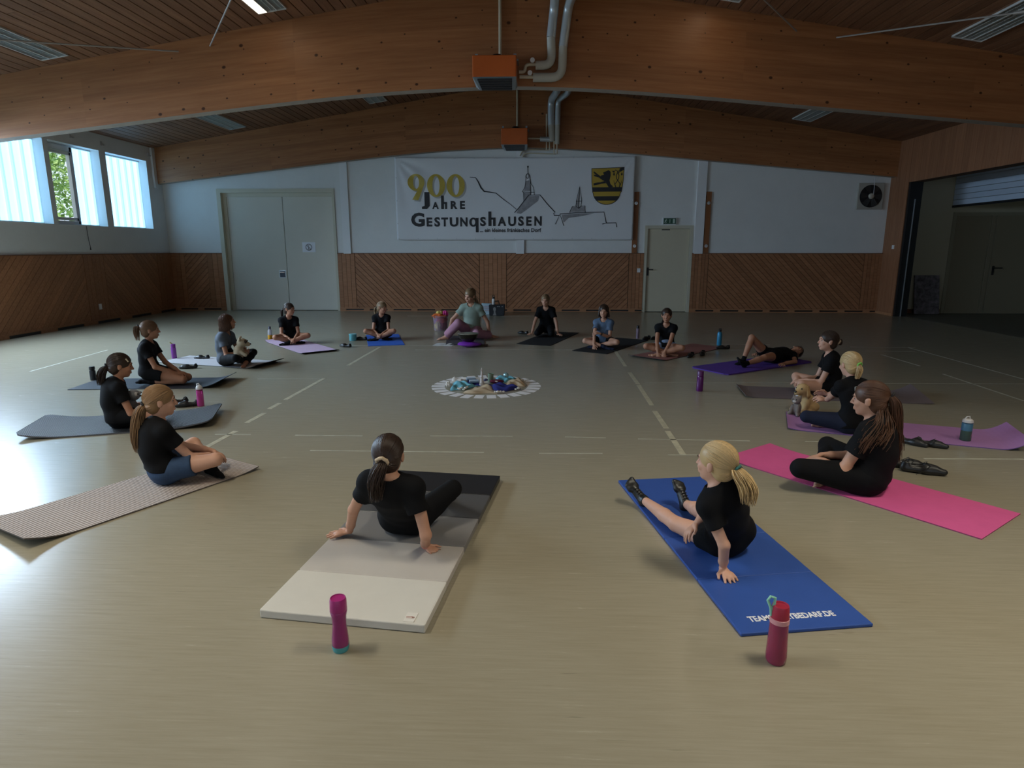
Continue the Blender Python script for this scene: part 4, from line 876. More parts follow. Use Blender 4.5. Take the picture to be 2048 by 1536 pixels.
def person(label, base, heading, s=1.0, z0=.008, vox=.0065, skin='light', hair='brown', shirt='black', sleeve=.52, bottoms='shorts', bcol='black', blen=.5, feet='bare', fcol='black', pelvis=(0, 0, .095), neck=(0, .02, .47), front=(0, 1, 0), twist=0, bend=(0, -.035, 0),
           head=(0, 0, 0), hbase=None, hf=None, hu=None, knees=None, ankles=None, toes=None, ups=None, hands=None, hdir=None, hnorm=None, curl=.35, poles=None, style='pony', pony=None, plen=.22, pr=.022, tie='black', hem=None, stout=1.0, extra=None, group='children and teacher sitting in the circle', nstr=320, tshirt_g=.014, locks=(), arm=1.0, tz=None):
    """base: world (x, y); heading: degrees, 0 looks away from the camera; joints in the person's own frame (x right, y forward, z up)"""
    h = math.radians(heading); c_, s_ = math.cos(h), math.sin(h); base = np.array([base[0], base[1], z0])
    def loc(p):
        """('w', world point) -> own frame"""
        if isinstance(p[0], str): d = np.array(p[1], float)-base; return np.array([c_*d[0]+s_*d[1], -s_*d[0]+c_*d[1], d[2]])
        return np.array(p, float)
    root = thing('person', label, 'person', tuple(base), h, group)
    P, N_ = loc(pelvis), loc(neck); up = unit(N_-P); fr = np.array(front, float); fr = unit(fr-up*(fr@up)); rt = np.cross(fr, up)
    tw = math.radians(twist); sr = rt*math.cos(tw)+fr*math.sin(tw); sf = np.cross(up, sr)   # shoulder line and chest front
    K = {}; mid = P*.55+N_*.45+np.array(bend)*s; ch = P*.28+N_*.72+np.array(bend)*s*.7
    sh = {q: N_+sr*q*.122*s*(1+.4*(stout-1))-up*.052*s for q in (1, -1)}
    hip = {q: P+rt*q*.072*s*stout for q in (1, -1)}
    kn = {q: loc(knees[i]) for i, q in enumerate((1, -1))}; an = {q: loc(ankles[i]) for i, q in enumerate((1, -1))}
    td = {q: unit(toes[i]) for i, q in enumerate((1, -1))}; fu = {q: unit((ups or ((0, 0, 1), (0, 0, 1)))[i]) for i, q in enumerate((1, -1))}
    wr = {}; el = {}
    for i, q in enumerate((1, -1)):
        pole = loc(poles[i]) if poles else sh[q]+sr*q*.3-sf*.25-up*.3
        el[q], wr[q] = ik(sh[q], loc(hands[i]), .245*s*arm, .215*s*arm, pole)
    hd = {q: unit(loc_dir(hdir[i]) if False else hdir[i]) for i, q in enumerate((1, -1))}; hn = {q: unit(hnorm[i]) for i, q in enumerate((1, -1))}
    # head frame
    if hf is None:
        a, b_, r_ = [math.radians(x) for x in head]; f = np.array([-math.sin(a)*math.cos(b_), math.cos(a)*math.cos(b_), math.sin(b_)]); u0 = np.array([0, 0, 1.0])
    else: f = unit(hf); u0 = np.array(hu, float); r_ = 0
    x_ = unit(np.cross(f, u0)); z_ = np.cross(x_, f)
    if r_: x_, z_ = x_*math.cos(r_)+z_*math.sin(r_), -x_*math.sin(r_)+z_*math.cos(r_)
    HR = np.stack([x_, f, z_], 1); HS = s*.985 if s > 1.05 else s**.5
    hc = loc(hbase) if hbase is not None else N_+up*.105*s+f*.032*s+np.array([0, 0, .035*s])
    H = lambda x, y, z: hc+HR@(np.array([x, y, z])*HS)
    # ---- body
    allp = [P, N_, hc]+list(sh.values())+list(kn.values())+list(an.values())+list(el.values())+list(wr.values())
    lo, hi = np.min(allp, 0)-.25*s, np.max(allp, 0)+.25*s; lo[2] = max(lo[2], -.012); g = Field(lo, hi, vox)
    def torso(g, i, k=.04):
        g.cone(P-rt*.05*s*stout, P+rt*.05*s*stout, .092*s*stout, .092*s*stout, k, infl=i)
        g.cone(P+up*.02*s, mid, .118*s*stout, .103*s*stout, k, flat=(fr, .74), infl=i)
        g.cone(mid, ch, .103*s*stout, .122*s*(.5+.5*stout), k, flat=(sf, .68), infl=i)
        g.cone(ch, N_-up*.05*s, .122*s*(.5+.5*stout), .075*s, k, flat=(sf, .66), infl=i)
        for q in (1, -1): g.cone(N_-up*.03*s, sh[q], .042*s, .043*s*(.6+.4*stout), .03, infl=i)
    torso(g, 0)
    g.cone(N_-up*.03*s, hc-HR@np.array([0, .022, .055])*HS, .039*s, .036*s, .022)
    lr = (.6+.4*stout)
    for q in (1, -1):
        g.cone(sh[q], el[q], .036*s*lr, .028*s*lr, .018); wm = wr[q]*.7+el[q]*.3; g.cone(el[q], wm, .029*s*lr, .024*s, .012); g.cone(wm, wr[q], .024*s, .0165*s, .012)
        g.cone(hip[q], kn[q], .076*s*stout, .046*s*lr, .02); cm = kn[q]*.66+an[q]*.34; g.cone(kn[q], cm, .044*s*lr, .043*s*lr, .014); g.cone(cm, an[q], .043*s*lr, .026*s, .012)
    def foot(g, q, i, toe=True):
        d, u = td[q], fu[q]; u = unit(u-d*(u@d)); l = np.cross(d, u); A = an[q]
        he = A-u*.028*s-d*.018*s; ball = A+d*.105*s-u*.036*s
        g.cone(A, he, .026*s, .024*s, .012, infl=i); g.cone(A-u*.005*s, ball, .026*s, .020*s, .014, infl=i); g.cone(he, ball, .022*s, .02*s, .012, infl=i)
        g.cone(ball-l*.018*s, ball+l*.02*s, .017*s, .017*s, .012, infl=i)
        for k in range(5):
            w_ = (-.026, -.013, 0, .012, .025)[k] if q > 0 else (.026, .013, 0, -.012, -.025)[k]; ln = (.052, .05, .046, .04, .032)[k]
            a = ball+l*w_*s; b2 = ball+l*w_*1.15*s+d*ln*s-u*.004*s; g.cone(a, b2, .0105*s, (.0105 if k == 0 else .0078)*s, .004 if toe else .012, infl=i)
    def hand(g, q):
        w_, d, n = wr[q], hd[q], hn[q]; n = unit(n-d*(n@d)); t = np.cross(d, n)*q
        g.cone(w_, w_+d*.06*s, .021*s, .029*s, .01, flat=(n, .5)); g.cone(w_+d*.05*s-t*.02*s, w_+d*.055*s+t*.02*s, .013*s, .013*s, .01, flat=(n, .8))
        for k in range(4):
            off = (.028, .0095, -.009, -.0265)[k]; ln = (.058, .065, .06, .046)[k]*s; p = w_+d*(.062, .066, .063, .056)[k]*s+t*off*s; a = curl*.45; dd = unit(d+t*(.24, .07, -.08, -.26)[k])
            for fr_, rr in ((.42, .0082), (.32, .0074), (.26, .0062)):
                e = p+(dd*math.cos(a)+n*math.sin(a))*ln*fr_; g.cone(p, e, rr*s, (rr-.0008)*s, .003); p = e; a += curl
        a = w_+d*.02*s+t*.02*s; b = a+(d*.55+t*.75+n*.25*min(1, curl))*.034*s; g.cone(w_+d*.015*s+t*.008*s, a, .014*s, .0125*s, .01); g.cone(a, b, .0115*s, .0095*s, .006); g.cone(b, b+(d*.85+t*.35+n*.5*curl)*.03*s, .0092*s, .0072*s, .004)
    for q in (1, -1):
        if feet == 'bare': foot(g, q, 0)
        else: foot(g, q, -.004, False)
        hand(g, q)
    # head
    S = HS; E = lambda c, r, k=.015: g.ell(H(*c), np.array(r)*S, HR, k); Cn = lambda a, b, ra, rb, k: g.cone(H(*a), H(*b), ra*S, rb*S, k)
    E((0, -.012, .026), (.070, .088, .079)); E((0, .020, -.034), (.054, .060, .070), .03); E((0, .055, -.083), (.021, .018, .016), .018)
    for q in (1, -1):
        E((q*.03, .058, -.024), (.022, .020, .02), .012); E((q*.071, -.006, -.008), (.009, .017, .026), .006); E((q*.076, -.012, .006), (.005, .012, .014), .004)
        g.sub_ell(H(q*.0275, .090, .004), np.array((.016, .016, .0095))*S, HR, .010)
    Cn((-.026, .070, .023), (.026, .070, .023), .011, .011, .012); Cn((0, .078, .012), (0, .096, -.022), .006, .0085, .008); Cn((-.009, .083, -.026), (.009, .083, -.026), .0075, .0075, .005)
    Cn((-.014, .078, -.050), (.014, .078, -.050), .007, .007, .006); Cn((-.012, .077, -.060), (.012, .077, -.060), .0075, .0075, .006)
    g.cut((0, 0, 0), (0, 0, -1)); V, Q = g.surface(); body = grid_mesh('body', V, Q, SK[skin], root)
    RM = Matrix(HR.tolist())
    for q in (1, -1):
        m = MB().ball(H(q*.0275, .0608, .004), .0118*S, 10, 8); m.mi = 1; m.ball(H(q*.0275, .0690, .004), (.0066*S, .0058*S, .0066*S), 8, 6, RM); m.build('eye', [EYE_W, EYE_D], root, True)
        MB().tube([H(q*.014, .082, .021), H(q*.029, .0825, .0265), H(q*.044, .073, .022)], [.0022*S, .0028*S, .0015*S], 6).build('eyebrow', BROW, root, True)
    MB().tube([H(-.020, .0785, -.0555), H(-.009, .0825, -.053), H(0, .084, -.0545), H(.009, .0825, -.053), H(.020, .0785, -.0555)], [.001*S, .0032*S, .0036*S, .0032*S, .001*S], 8).tube([H(-.016, .079, -.057), H(0, .083, -.0615), H(.016, .079, -.057)], [.001*S, .004*S, .001*S], 8).build('lips', LIPS, root, True)
    # ---- clothes
    g = Field(lo, hi, vox); torso(g, tshirt_g); 
    for q in (1, -1):
        ce_ = sh[q]+(el[q]-sh[q])*sleeve; dv = unit(el[q]-sh[q]); g.cone(sh[q]-sr*q*.02*s, el[q], .048*s*lr, .051*s*lr, .026, cut=(ce_, dv), infl=.006)
    hm = P-up*.045*s if hem is None else P+up*hem*s
    g.cut(hm, -up); g.wrinkle(.0022, 1.0, len(label)); 
    nf = unit(up+f*.25); g.sub_cone(N_-up*.012*s+sf*.02*s, N_+nf*.12*s+sf*.03*s, .052*s, .062*s)
    g.cut((0, 0, .0015), (0, 0, -1)); V, Q = g.surface(); grid_mesh('shirt', V, Q, CL[shirt], root)
    g = Field(lo, hi, vox); g.cone(P-rt*.05*s*stout, P+rt*.05*s*stout, .092*s*stout, .092*s*stout, .03, infl=.007); g.cone(P, P+up*.06*s, .112*s*stout, .105*s*stout, .03, flat=(fr, .76), infl=.007)
    for q in (1, -1):
        if bottoms == 'shorts':
            cc = hip[q]+(kn[q]-hip[q])*blen; g.cone(hip[q], kn[q], .078*s*stout, .058*s*lr, .012, cut=(cc, unit(kn[q]-hip[q])), infl=.008)
        else:
            w_ = .018 if bottoms == 'wide' else 0; e = an[q]+(kn[q]-an[q])*.06; g.cone(hip[q], kn[q], .077*s*stout, .047*s*lr, .02, infl=.007+w_*.6); cm = kn[q]*.66+an[q]*.34
            g.cone(kn[q], cm, .045*s*lr, .044*s*lr, .014, infl=.006+w_); g.cone(cm, an[q], .044*s*lr, .028*s+w_, .012, cut=(e, unit(an[q]-kn[q])), infl=.006+w_)
    g.wrinkle(.0016, 1.2, len(label)+3); g.cut((0, 0, .001), (0, 0, -1)); V, Q = g.surface(); grid_mesh('shorts' if bottoms == 'shorts' else 'trousers', V, Q, CL[bcol], root)
    if feet != 'bare':
        for q in (1, -1):
            pts = [an[q], an[q]+td[q]*.2*s, an[q]+(kn[q]-an[q])*.25]; g = Field(np.min(pts, 0)-.08*s, np.max(pts, 0)+.08*s, min(vox, .005)); foot(g, q, .004, False)
            e = an[q]+(kn[q]-an[q])*(.16 if feet == 'sock' else .06); g.cone(an[q], e, .03*s, .032*s, .01, cut=(e, unit(kn[q]-an[q])))
            g.cut((0, 0, .0005), (0, 0, -1)); V, Q = g.surface(); so = grid_mesh('sock' if feet == 'sock' else 'shoe', V, Q, CL[fcol], root)
            if feet == 'shoe':
                d, u = td[q], unit(fu[q]-td[q]*(fu[q]@td[q])); l = np.cross(d, u); m = MB()
                for k in range(4):
                    c0 = an[q]+d*(.035+.018*k)*s+u*(.016-.006*k)*s; m.tube([c0-l*.018*s, c0+u*.005*s, c0+l*.018*s], .0025, 5)
                m.build('laces', CL['shoe'], so)
    # ---- hair
    hm_ = HAIR[hair]; R = np.random.default_rng(len(label)*7+int(heading*3)+500); er = np.array((.0775, .0955, .0865)); ec = np.array((0, -.0155, .0275))
    lo2, hi2 = hc-.2*S, hc+.2*S; g = Field(lo2, hi2, max(vox*.75, .004)); g.ell(H(*ec), er*S, HR, 0); g.ell(H(0, -.045, -.03), np.array((.064, .054, .062))*S, HR, .02)
    g.sub_ell(H(0, .112, -.042), np.array((.070, .082, .098))*S, HR, .006)
    for q in (1, -1): g.sub_ell(H(q*.085, .004, -.03), np.array((.022, .034, .05))*S, HR, .006)
    if style == 'bob':
        g.ell(H(0, -.03, -.06), np.array((.076, .068, .075))*S, HR, .02); g.sub_ell(H(0, .095, -.07), np.array((.060, .082, .12))*S, HR, .006); g.sub_ell(H(0, .02, -.16), np.array((.06, .06, .06))*S, HR, .006)
    V, Q = g.surface(); cap = grid_mesh('hair', V, Q, hm_, root); at = cap.data.attributes.new('tint', 'FLOAT', 'POINT'); at.data.foreach_set('value', np.full(len(V), .88, np.float32))
    c2, e2 = np.array((0, -.0295, -.0575)), np.array((.064, .054, .062))
    def scalp(u):
        r1 = 1/np.linalg.norm(u/er); a = (u/e2)@(u/e2); b = (u/e2)@(c2/e2); d = b*b-a*((c2/e2)@(c2/e2)-1)
        r2 = (b+math.sqrt(d))/a if d > 0 else 0
        return u*max(r1, r2)
    paths = []; rad = []; tn = []
    if style == 'pony' or style == 'bun':
        tv = unit((0, -.97, -.05 if plen > 0 and pony is None else -.05) if tie is None else (0, -.93, {'hi': .15}.get(tie, -.36) if tz is None else tz)); tieP = H(*(ec+tv*er*1.06))
        while len(paths) < nstr:
            u0 = unit(R.normal(size=3))
            if u0[1] > .42 and u0[2] < .60: continue
            if u0[2] < -.45 and u0[1] > -.35: continue
            if abs(u0[0]) > .72 and -.7 < u0[2] < -.02 and u0[1] > -.12: continue
            if u0[1] > .10 and u0[2] < .0: continue
            if u0[2] < -.82: continue
            if R.random() < .35: u0 = unit(u0+np.array([0, .5, .25])) if u0[2] > .5 else u0
            om = math.acos(max(-1, min(1, u0@tv)))
            if om < .15: continue
            pts = []; lift = R.uniform(.4, 1.2)
            for t in np.linspace(0, 1, 10):
                q = (math.sin((1-t)*om)*u0+math.sin(t*om)*tv)/math.sin(om); pts.append(H(*(ec+scalp(q)*(1.004+.012*math.sin(PI*t)*lift+.03*t))))
            paths.append(pts); rad.append(R.uniform(.0014, .0029)*S); tn.append(R.uniform(.78, 1.24))
        strands('hair_strands', paths, rad, hm_, cap, tn)
        paths, rad, tn = [], [], []
        if style == 'pony':
            if pony is None:
                bk = -f*.045+np.array([0, 0, -.012]); pts = [tieP, tieP+bk*S, tieP+bk*1.25*S+np.array([0, 0, -.35*plen]), tieP+bk*1.0*S+np.array([0, 0, -plen])]
            else: pts = [tieP]+[loc(q) if isinstance(q[0], str) else tieP+np.array(q)*S for q in pony]
            pts = np.array(pts); tt = np.linspace(0, 1, len(pts)); T2 = np.linspace(0, 1, 13)
            spl = np.stack([np.interp(T2, tt, pts[:, i]) for i in range(3)], 1)
            for _ in range(2): spl[1:-1] = (spl[:-2]+2*spl[1:-1]+spl[2:])/4
            for k in range(max(40, nstr//4)):
                a, rr = R.uniform(0, 2*PI), math.sqrt(R.random()); end = R.uniform(.82, 1.03); ph = R.uniform(0, 6.3); wv = R.uniform(.1, .3); pp = []
                for t in np.linspace(0, end, 12):
                    c0 = np.array([np.interp(t, T2, spl[:, i]) for i in range(3)]); w2 = pr*(.42+1.0*math.sin(PI*min(1, .12+t*.72))*.75)*S*rr; o = math.cos(a)*x_+math.sin(a)*f*.8; pp.append(c0+o*w2+(x_*math.sin(ph+t*7)+f*math.cos(ph+t*6))*pr*wv*t)
                paths.append(pp); rad.append(R.uniform(.0017, .0034)*S); tn.append(R.uniform(.7, 1.3))
            strands('ponytail', paths, rad, hm_, cap, tn)
            for lk in locks:
                paths, rad, tn = [], [], []; L0 = np.array([H(*lk[0])]+[loc(q) if isinstance(q[0], str) else H(*q) for q in lk[1:]]); T3 = np.linspace(0, 1, len(L0)); n3 = 130
                for k in range(n3):
                    o1, o2 = R.normal(size=3)*.007, R.normal(size=3)*.022; end = R.uniform(.75, 1.05); P3 = np.stack([np.interp(np.linspace(0, end, 14), T3, L0[:, i]) for i in range(3)], 1)
                    for _ in range(3): P3[1:-1] = (P3[:-2]+2*P3[1:-1]+P3[2:])/4
                    paths.append([p_+o1+(o2-o1)*min(1, 1.6*j/13) for j, p_ in enumerate(P3)]); rad.append(R.uniform(.0015, .003)*S); tn.append(R.uniform(.7, 1.45))
                strands('hair_lock', paths, rad, hm_, cap, tn)
        else:
            for k in range(40):
                a = R.uniform(0, 2*PI); b = R.uniform(-.6, .6); pp = [tieP-f*.018*S+(x_*math.cos(a+j*.5)+z_*math.sin(a+j*.5))*(.026+.006*math.sin(b+j))*S-f*math.sin(b+j*.4)*.014*S for j in range(9)]; paths.append(pp); rad.append(.005*S); tn.append(R.uniform(.7, 1.3))
            strands('bun', paths, rad, hm_, cap, tn)
        tc_ = {'black': (.012, .012, .014), 'cream': (.55, .42, .28), 'green': (.22, .62, .12), 'teal': (.03, .14, .13), 'hi': (.015, .015, .02)}.get(tie or 'black')
        n_ = 14; rt_ = .019 if tie != 'cream' else .026; m = MB(); wv = [tieP-f*.006*S+(x_*math.cos(2*PI*k/n_)+(z_*.85-f*.5)*math.sin(2*PI*k/n_))*rt_*S*(1+.12*math.sin(k*2.4)) for k in range(n_+1)]
        m.tube(wv, .009*S if tie in ('black', 'cream') else .0065*S, 8); m.build('hair_tie', mat('hair_tie_'+(tie or 'black'), tc_, rough=.8), cap, True)
    else:
        for k in range(nstr*2):
            az = R.uniform(-1, 1)*2.15; l = plen*R.uniform(.9, 1.08)*(1-.12*max(0, abs(az)-1.4)); pp = []; e0 = R.uniform(.85, 1.5); dz = R.uniform(-.006, .006); fl_ = R.uniform(.0, .02)
            for t in np.linspace(0, 1, 5): e = e0*(1-t)-.15*t; q = np.array([math.sin(az)*math.cos(e), -math.cos(az)*math.cos(e), math.sin(e)]); pp.append(ec+q*er*(1.03+.02*R.random()))
            for t in np.linspace(.15, 1, 7): b0 = pp[4]; pp.append(b0+np.array([q[0]*(.006*math.sin(3*t)+fl_*t*t), q[1]*(.004+fl_*t*t)+dz*math.sin(t*6), -l*t]))
            paths.append([H(*p_) for p_ in pp]); rad.append(R.uniform(.0018, .0034)*S); tn.append(R.uniform(.75, 1.25))
        strands('hair_strands', paths, rad, hm_, cap, tn)
    if extra: extra(root, H, dict(P=P, N=N_, up=up, fr=fr, rt=rt, sf=sf, sr=sr, ch=ch, wr=wr, el=el, sh=sh, s=s, loc=loc, hd=hd, hn=hn, S=S))
    return root
# ================================================================ the sixteen people
def cross(s=1.0, kz=.13, kw=.27, ky=.25, front='L'):
    """cross-legged: knees out, shins crossing in front"""
    a, b = (.055, .30), (-.05, .215)
    if front == 'L': an = [(b[0]*s, b[1]*s, .05*s), (a[0]*s, a[1]*s, .045*s)]
    else: an = [(-a[0]*s, a[1]*s, .045*s), (-b[0]*s, b[1]*s, .05*s)]
    return dict(knees=[(kw*s, ky*s, kz*s), (-kw*s, ky*s, kz*s)], ankles=an, toes=[(-.85, .35, -.15), (.85, .35, -.15)], ups=[(.1, .75, .6), (-.1, .75, .6)])
def hands_mid(s=1.0, y=.24, z=.13, x=.035): return dict(hands=[(x*s, y*s, z*s), (-x*s, (y+.02)*s, z*s)], hdir=[(-.6, .6, -.5), (.6, .6, -.5)], hnorm=[(0, -.4, -1), (0, -.4, -1)])
def W(px, py, h): return ('w', fl(px, py, h))
def print_logo(txt, box, x0, z0, wd):
    """flat white print on the back of a shirt"""
    def ex(root, H, B):
        c = B['P']*.25+B['N']*.75-B['sf']*.112*B['s']; V, F = fit_text(txt, -wd*.52, -wd*.52+.052, -.014, .016, .01); m = MB()
        m.add([tuple(c+B['sr']*(v[0]+x0)+B['up']*(v[1]+z0)-B['sf']*.004) for v in V], F)
        if box:
            for a, b in (((-wd*.62, .045), (wd*.62, .045)), ((wd*.62, .045), (wd*.62, -.045)), ((wd*.62, -.045), (-wd*.62, -.045)), ((-wd*.62, -.045), (-wd*.62, .045))):
                m.tube([c+B['sr']*(a[0]+x0)+B['up']*(a[1]+z0), c+B['sr']*(b[0]+x0)+B['up']*(b[1]+z0)], .0022, 5)
            V, F = fit_text('D', -.01, .01, -.085, -.062, .01); m.add([tuple(c+B['sr']*(v[0]+x0)+B['up']*(v[1]+z0)-B['sf']*.004) for v in V], F)
        m.build('shirt_print', mat('shirt_print_white', (.62, .6, .56), rough=.7), root)
    return ex
def add_band(i, cols, wd=.012):
    """bands round a wrist, i = 0 right, 1 left"""
    def ex(root, H, B):
        q = (1, -1)[i]; d = unit(B['wr'][q]-B['el'][q])
        for k, (c, off) in enumerate(cols):
            a = B['wr'][q]-d*off*B['s']; MB().tube([a, a-d*wd*B['s']], (.0215+.012*off*3)*B['s'], 14).build('wristband', mat('band_%d%d' % (int(c[0]*99), int(c[1]*99)), c, rough=.5), root, True)
    return ex
P1 = fl(331, 965)
person('girl with very long light brown ponytail and denim shorts on the beige ribbed mat', P1[:2], -46, 1.0, .0098, vox=.005, skin='fair', hair='light_brown', bottoms='shorts', bcol='denim', blen=.56, hem=.01, feet='sock', neck=(.0, .0, .435), bend=(0, -.05, 0),
       head=(-14, -4, 0), **cross(1, .16, .25, .27), **hands_mid(1, .33, .13, .06), plen=.36, pr=.042, tz=-.62, pony=[(0, -.025, -.02), (-.01, -.05, -.10), (-.01, -.07, -.22), (-.02, -.06, -.33)], tie='black', nstr=800)
P2 = fl(240, 855)
person('dark-haired girl with a hair clip holding a grey plush bird on the black ribbed mat', P2[:2], -55, 1.0, .0145, vox=.0055, skin='tan', hair='dark', bottoms='shorts', blen=.5, feet='sock', neck=(0, .03, .42), bend=(0, -.05, 0), head=(-6, -10, 0), **cross(1, .12, .22, .28),
       hands=[(.05, .27, .17), (-.05, .27, .17)], hdir=[(-.5, .8, .1), (.5, .8, .1)], hnorm=[(-.6, 0, -.6), (.6, 0, -.6)], curl=.5, plen=.2, pr=.04, tz=-.5, pony=[(-.0, -.03, -.02), (0, -.055, -.07), (0, -.065, -.17)], nstr=600,
       extra=lambda root, H, B: MB().tube([H(.070, .035, .075), H(.072, .058, .050)], .006, 6).build('hair_clip', mat('clip', (.5, .42, .3), rough=.4), root))
P3 = fl(307, 771)
person('girl with a high ponytail kneeling upright on the dark navy mat', P3[:2], -78, 1.0, vox=.006, skin='tan', hair='brown', bottoms='shorts', blen=.42, feet='sock', fcol='black', pelvis=(0, -.02, .17), neck=(0, .0, .515), bend=(0, -.02, 0), head=(14, -3, 0),
       knees=[(.08, .36, .065), (-.09, .36, .065)], ankles=[(.07, .0, .05), (-.08, .0, .05)], toes=[(0, -.9, -.25), (0, -.9, -.25)], ups=[(0, .2, -.9), (0, .2, -.9)], hands=[(.055, .27, .15), (-.03, .29, .15)], hdir=[(-.4, .8, -.25), (.4, .8, -.25)], hnorm=[(0, -.2, -1), (0, -.2, -1)],
       plen=.2, pr=.036, tie='hi', pony=[(0, -.022, .004), (0, -.036, -.04), (0, -.03, -.165)], nstr=420)
P4 = fl(455, 731)
person('girl in grey tee and leggings hugging a beige plush animal', P4[:2], -92, 1.0, vox=.0065, skin='tan', hair='auburn', style='bob', plen=.13, shirt='grey', bottoms='leggings', neck=(0, .02, .455), bend=(0, -.05, 0), head=(22, 8, 0), **cross(1, .14, .25, .26),
       hands=[(.0, .24, .18), (-.04, .25, .22)], hdir=[(-.7, .5, 0), (.7, .5, 0)], hnorm=[(-.3, -.9, 0), (.3, -.9, 0)], curl=.5)
P5 = fl(580, 686)
person('girl with dark ponytail in black tee cross-legged on the pale pink mat', P5[:2], -150, .97, vox=.007, skin='tan', hair='dark', bottoms='shorts', blen=.3, feet='sock', neck=(0, .03, .44), bend=(0, -.045, 0), head=(44, -2, 6), **cross(.97, .14), **hands_mid(.97, .27, .10), plen=.15, pr=.02)
P6 = fl(765, 678)
person('fair-haired girl in black tee cross-legged on the small bright blue mat', P6[:2], -176, .94, vox=.007, skin='tan', hair='darkblond', bottoms='shorts', blen=.4, feet='sock', fcol='black', neck=(0, .03, .43), bend=(0, -.045, 0), head=(62, -6, 8), **cross(.97, .17, .25), **hands_mid(.97, .27, .12), plen=.14, pr=.022, sleeve=.4)
P7 = fl(943, 676)
person('barefoot woman in mint tee and wide pink trousers leaning on one hand', P7[:2], 176, 1.2, vox=.0075, skin='light', hair='darkblond', shirt='mint', bottoms='wide', bcol='pink', pelvis=(0, -.03, .12), neck=(0, -.02, .60), bend=(0, -.03, 0), head=(-26, -18, 8),
       knees=[(.17, .36, .30), (-.16, .36, .12)], ankles=[(.40, .30, .06), (-.34, .06, .06)], toes=[(.95, .25, -.1), (-.7, -.7, 0)], ups=[(0, .1, 1), (0, .3, 1)], hands=[(.37, .20, .14), (-.33, -.02, .03)], hdir=[(.5, .6, -.6), (-.8, .3, -.12)], hnorm=[(-.6, 0, -.6), (0, 0, -1)],
       poles=[(.5, -.1, .3), (-.55, -.3, .4)], hem=.06, sleeve=.5, plen=.3, pr=.026, pony=[(0, .03, -.04), (-.05, .03, -.12), (-.07, .01, -.26)], tshirt_g=.022)
P8 = fl(1092, 672)
person('girl all in black sitting on her heels with both hands on the mat before her', P8[:2], 172, 1.0, vox=.007, skin='light', hair='darkblond', bottoms='leggings', pelvis=(0, -.08, .15), neck=(0, .07, .53), bend=(0, -.02, 0), head=(-4, -8, 0),
       knees=[(.13, .26, .08), (-.13, .26, .08)], ankles=[(.1, -.1, .05), (-.1, -.1, .05)], toes=[(.1, -.9, -.2), (-.1, -.9, -.2)], ups=[(0, .2, -.9), (0, .2, -.9)], hands=[(.24, .24, .035), (-.25, .22, .035)], hdir=[(.5, .8, -.15), (-.7, .7, -.15)], hnorm=[(0, 0, -1), (0, 0, -1)],
       poles=[(.35, -.1, .35), (-.35, -.1, .35)], curl=.1, plen=.1, sleeve=.6)
P9 = fl(1206, 694)
person('girl in blue-grey tee with dark chin-length hair on the black mat', P9[:2], 166, .98, vox=.007, skin='light', hair='dark', style='bob', plen=.105, shirt='bluegrey', bottoms='shorts', blen=.45, feet='sock', fcol='navy', neck=(0, .02, .45), bend=(0, -.04, 0), head=(4, -4, 0), **cross(.98, .12, .26, .26, 'R'),
       hands=[(.10, .33, .07), (.03, .2, .24)], hdir=[(-.2, .6, -.75), (.85, .3, .1)], hnorm=[(0, -.8, -.6), (0, -.5, -.8)], extra=add_band(1, [((.01, .01, .012), .02)], .02))
P10 = fl(1330, 708)
person('girl with dark side hair in black tee and pale denim shorts on the brown-pink mat', P10[:2], 164, 1.0, vox=.007, skin='tan', hair='dark', bottoms='shorts', bcol='jean_pale', blen=.30, hem=.03, neck=(0, .04, .455), bend=(0, -.045, 0), head=(4, 0, 0), **cross(1, .14, .26, .27),
       hands=[(.08, .34, .06), (-.02, .34, .06)], hdir=[(-.2, .4, -.85), (.1, .4, -.85)], hnorm=[(0, -.9, -.3), (0, -.9, -.3)], plen=.22, pr=.02, pony=[(.03, .0, -.06), (.055, .03, -.12), (.06, .03, -.22)], sleeve=.42)
# lying on her back
P11 = fl(1540, 727)
_b = P11[:2]
person('girl in glasses lying on her back on the purple mat, one knee raised', _b, 122, 1.0, .0157, vox=.007, skin='tan', hair='dark', bottoms='shorts', blen=.36, feet='sock', pelvis=(0, 0, .098), neck=(.0, -.38, .085), front=(0, 0, 1), bend=(0, 0, .02), hf=(-.86, .05, .45), hu=(0, -1, -.05), hbase=(-.01, -.545, .118),
       knees=[(.10, .30, .36), (-.16, .33, .12)], ankles=[(.09, .45, .06), (-.10, .63, .05)], toes=[(.1, .95, -.2), (-.15, .75, .65)], ups=[(0, .2, 1), (-.5, -.6, .7)], hands=[(.20, .05, .10), (-.26, .06, .03)], hdir=[(-.3, .9, 0), (-.5, .85, -.05)], hnorm=[(0, 0, -1), (0, 0, -1)],
       poles=[(.5, -.2, .2), (-.5, -.08, .0)], plen=.25, pr=.04, pony=[(.0, -.04, -.02), (.0, -.12, -.03), (0, -.26, -.035)], group=None,
       extra=lambda root, H, B: [MB().tube([H(q*.029+.017*math.cos(a), .094, .004+.014*math.sin(a)) for a in np.linspace(0, 2*PI, 15)], .0016, 5).build('glasses_rim', MATS['black_plastic'], root) for q in (1, -1)])
P12 = fl(1655, 792)
person('girl with a low dark bun and white sock looking left on the grey-brown mat', P12[:2], 76, 1.02, vox=.0055, skin='fair', hair='dark', style='bun', bottoms='shorts', blen=.42, feet='sock', fcol='white', neck=(0, .02, .46), bend=(0, -.04, 0), head=(12, 2, 0), **cross(1.02, .15, .22, .30, 'R'),
       hands=[(.0, .27, .16), (-.03, .29, .16)], hdir=[(-.5, .7, -.3), (.4, .8, -.3)], hnorm=[(0, -.3, -1), (0, -.3, -1)], tie='cream', nstr=700)
P13 = fl(1701, 866)
